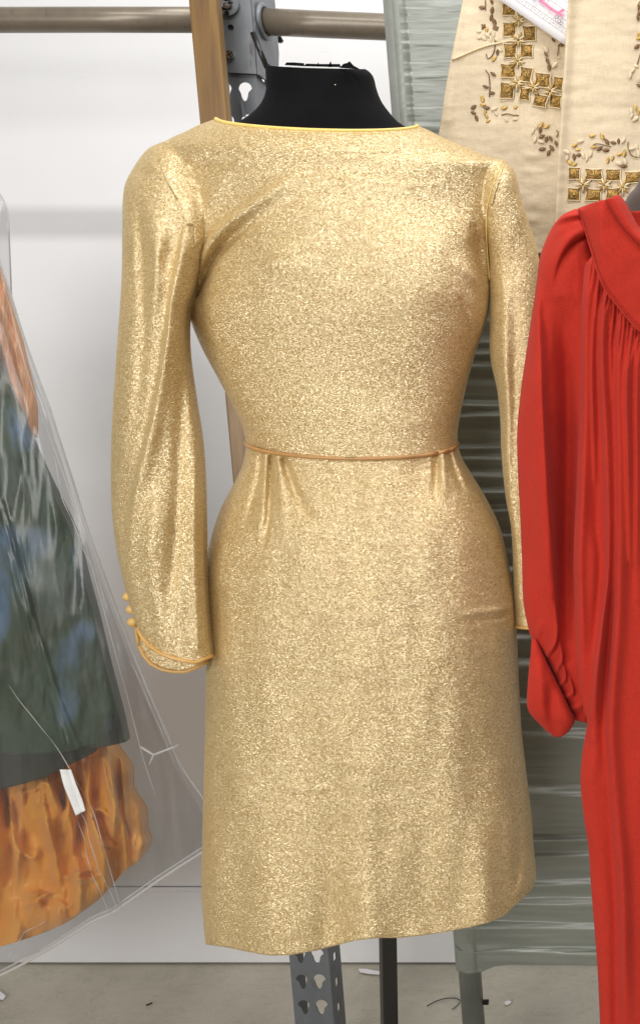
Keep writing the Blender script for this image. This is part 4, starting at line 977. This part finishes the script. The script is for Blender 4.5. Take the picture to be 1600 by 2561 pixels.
for cr_ in ([(-4,648),(60,800),(110,930),(190,1180),(300,1480),(400,1760),(470,1960)], [(10,690),(80,930),(150,1130),(235,1400),(300,1620),(366,1850),(402,1985)],
            [(214,2040),(240,2150),(276,2283)], [(222,2010),(250,2110),(297,2268)], [(60,1700),(200,1900),(268,2060),(309,2262)], [(150,1140),(160,1190),(172,1250),(240,1420)],
            [(330,1650),(372,1740),(440,1905)], [(20,2400),(70,2330),(130,2290)]):
    c_ = catmull(cr_, 40)[:, :2]; mb = MB(); q_ = np.array([bag_pt(x, y) for x, y in c_])
    for it in range(6): q_[1:-1] = (q_[:-2] + q_[1:-1]*2 + q_[2:])/4
    mb.tube([Vector(v_) for v_ in q_], [.00015+.0005*abs(math.sin(i*.31))*math.sin(math.pi*(i+.5)/40)**.4 for i in range(40)], 6); mb.build('crease_glint', M['plasticedge'], bgt)  # pale tubes stand in for bright glints along the vinyl folds
mb = MB(); mb.tube([Vector(p) for p in G[:,-1][::3]], .0013, 6); mb.build('side_welt', M['plasticedge'], bgt)
o, _ = sheet('zip_tape', [(150,1925,178,1925,BY-.082),(160,1965,190,1960,BY-.082),(176,2005,205,1998,BY-.082),(190,2040,214,2028,BY-.082)], M['zip'], bgt, folds=[([(164,1925,2,4),(176,1965,2,4),(200,2032,2,4)],'r')], nu=16, nv=30, solid=.001)
mb = MB(); mb.tube([V(x, y, BY-.085) for x, y in ((352,1868),(372,1880),(384,1888),(415,1876),(448,1864))], .0016, 6); mb.tube([V(x, y, BY-.085) for x, y in ((384,1888),(374,1912))], .0014, 6); mb.build('tag_fastener', M['plasticedge'], bgt)
# second bag behind, upper left
b2 = thing('garment_bag', V(-60, 760, BY+.12), 'second clear garment bag shoulder peeking in at upper left edge', 'garment bag')
o, g5 = sheet('front_sheet', [(-400,440,-30,440,BY+.10),(-400,480,-4,480,BY+.10),(-400,505,10,500,BY+.10),(-400,540,20,530,BY+.10),(-400,620,25,620,BY+.10),(-400,760,30,760,BY+.10),(-400,1000,34,1000,BY+.10)], M['plastic'], b2, nu=60, nv=60, noises=[(30,120,5,151,3)], solid=0)
mb = MB(); mb.tube([Vector(p) for p in g5[:,-1][::2]], .001, 6); mb.build('side_welt', M['plasticedge'], b2)

# ------------------------------------------------------------------ litter on the floor
def scrap(pts, label, z=.004):
    q = [PF(x, y, z) for x, y in pts]; n = len(q)
    v = [p for p in q] + [p+Vector((0,0,.0012)) for p in q]
    o = obj('paper_scrap', v, [tuple(range(n))[::-1], tuple(range(n, 2*n))] + [(i,(i+1)%n,n+(i+1)%n,n+i) for i in range(n)], M['paper'], smooth=False)
    tag(o, label, 'paper scrap', 'paper scraps on the floor')
scrap([(896,2424),(915,2424),(950,2431),(950,2438),(925,2436),(900,2432)], 'long white paper strip on the floor just left of the black pole')
scrap([(1260,2508),(1270,2503),(1279,2506),(1272,2512),(1264,2514)], 'small white scrap on the floor right of the screen leg')
scrap([(-10,2475),(4,2482),(15,2492),(9,2501),(-10,2497)], 'white scrap on the floor at the bottom left corner under the bag')
for k, (x, y) in enumerate([(679,2523),(683,2531),(695,2547),(633,2432),(1065,2531)]):
    pass
def strand(pts, r, label, z=.003):
    c_ = catmull(pts, 24)[:, :2]; mb = MB(); mb.tube([PF(x, y, z+r) for x, y in c_], r, 6); o = mb.build('thread', M['blackmetal']); tag(o, label, 'thread')
strand([(1067,2516),(1090,2504),(1115,2497),(1140,2497),(1150,2502)], .0011, 'dark curved thread on the floor left of the screen leg')
strand([(1150,2505),(1142,2515),(1130,2524)], .0009, 'short dark thread touching the left side of the screen leg')
strand([(366,2514),(374,2511),(381,2508)], .0017, 'short black fleck on the bare floor at lower left')
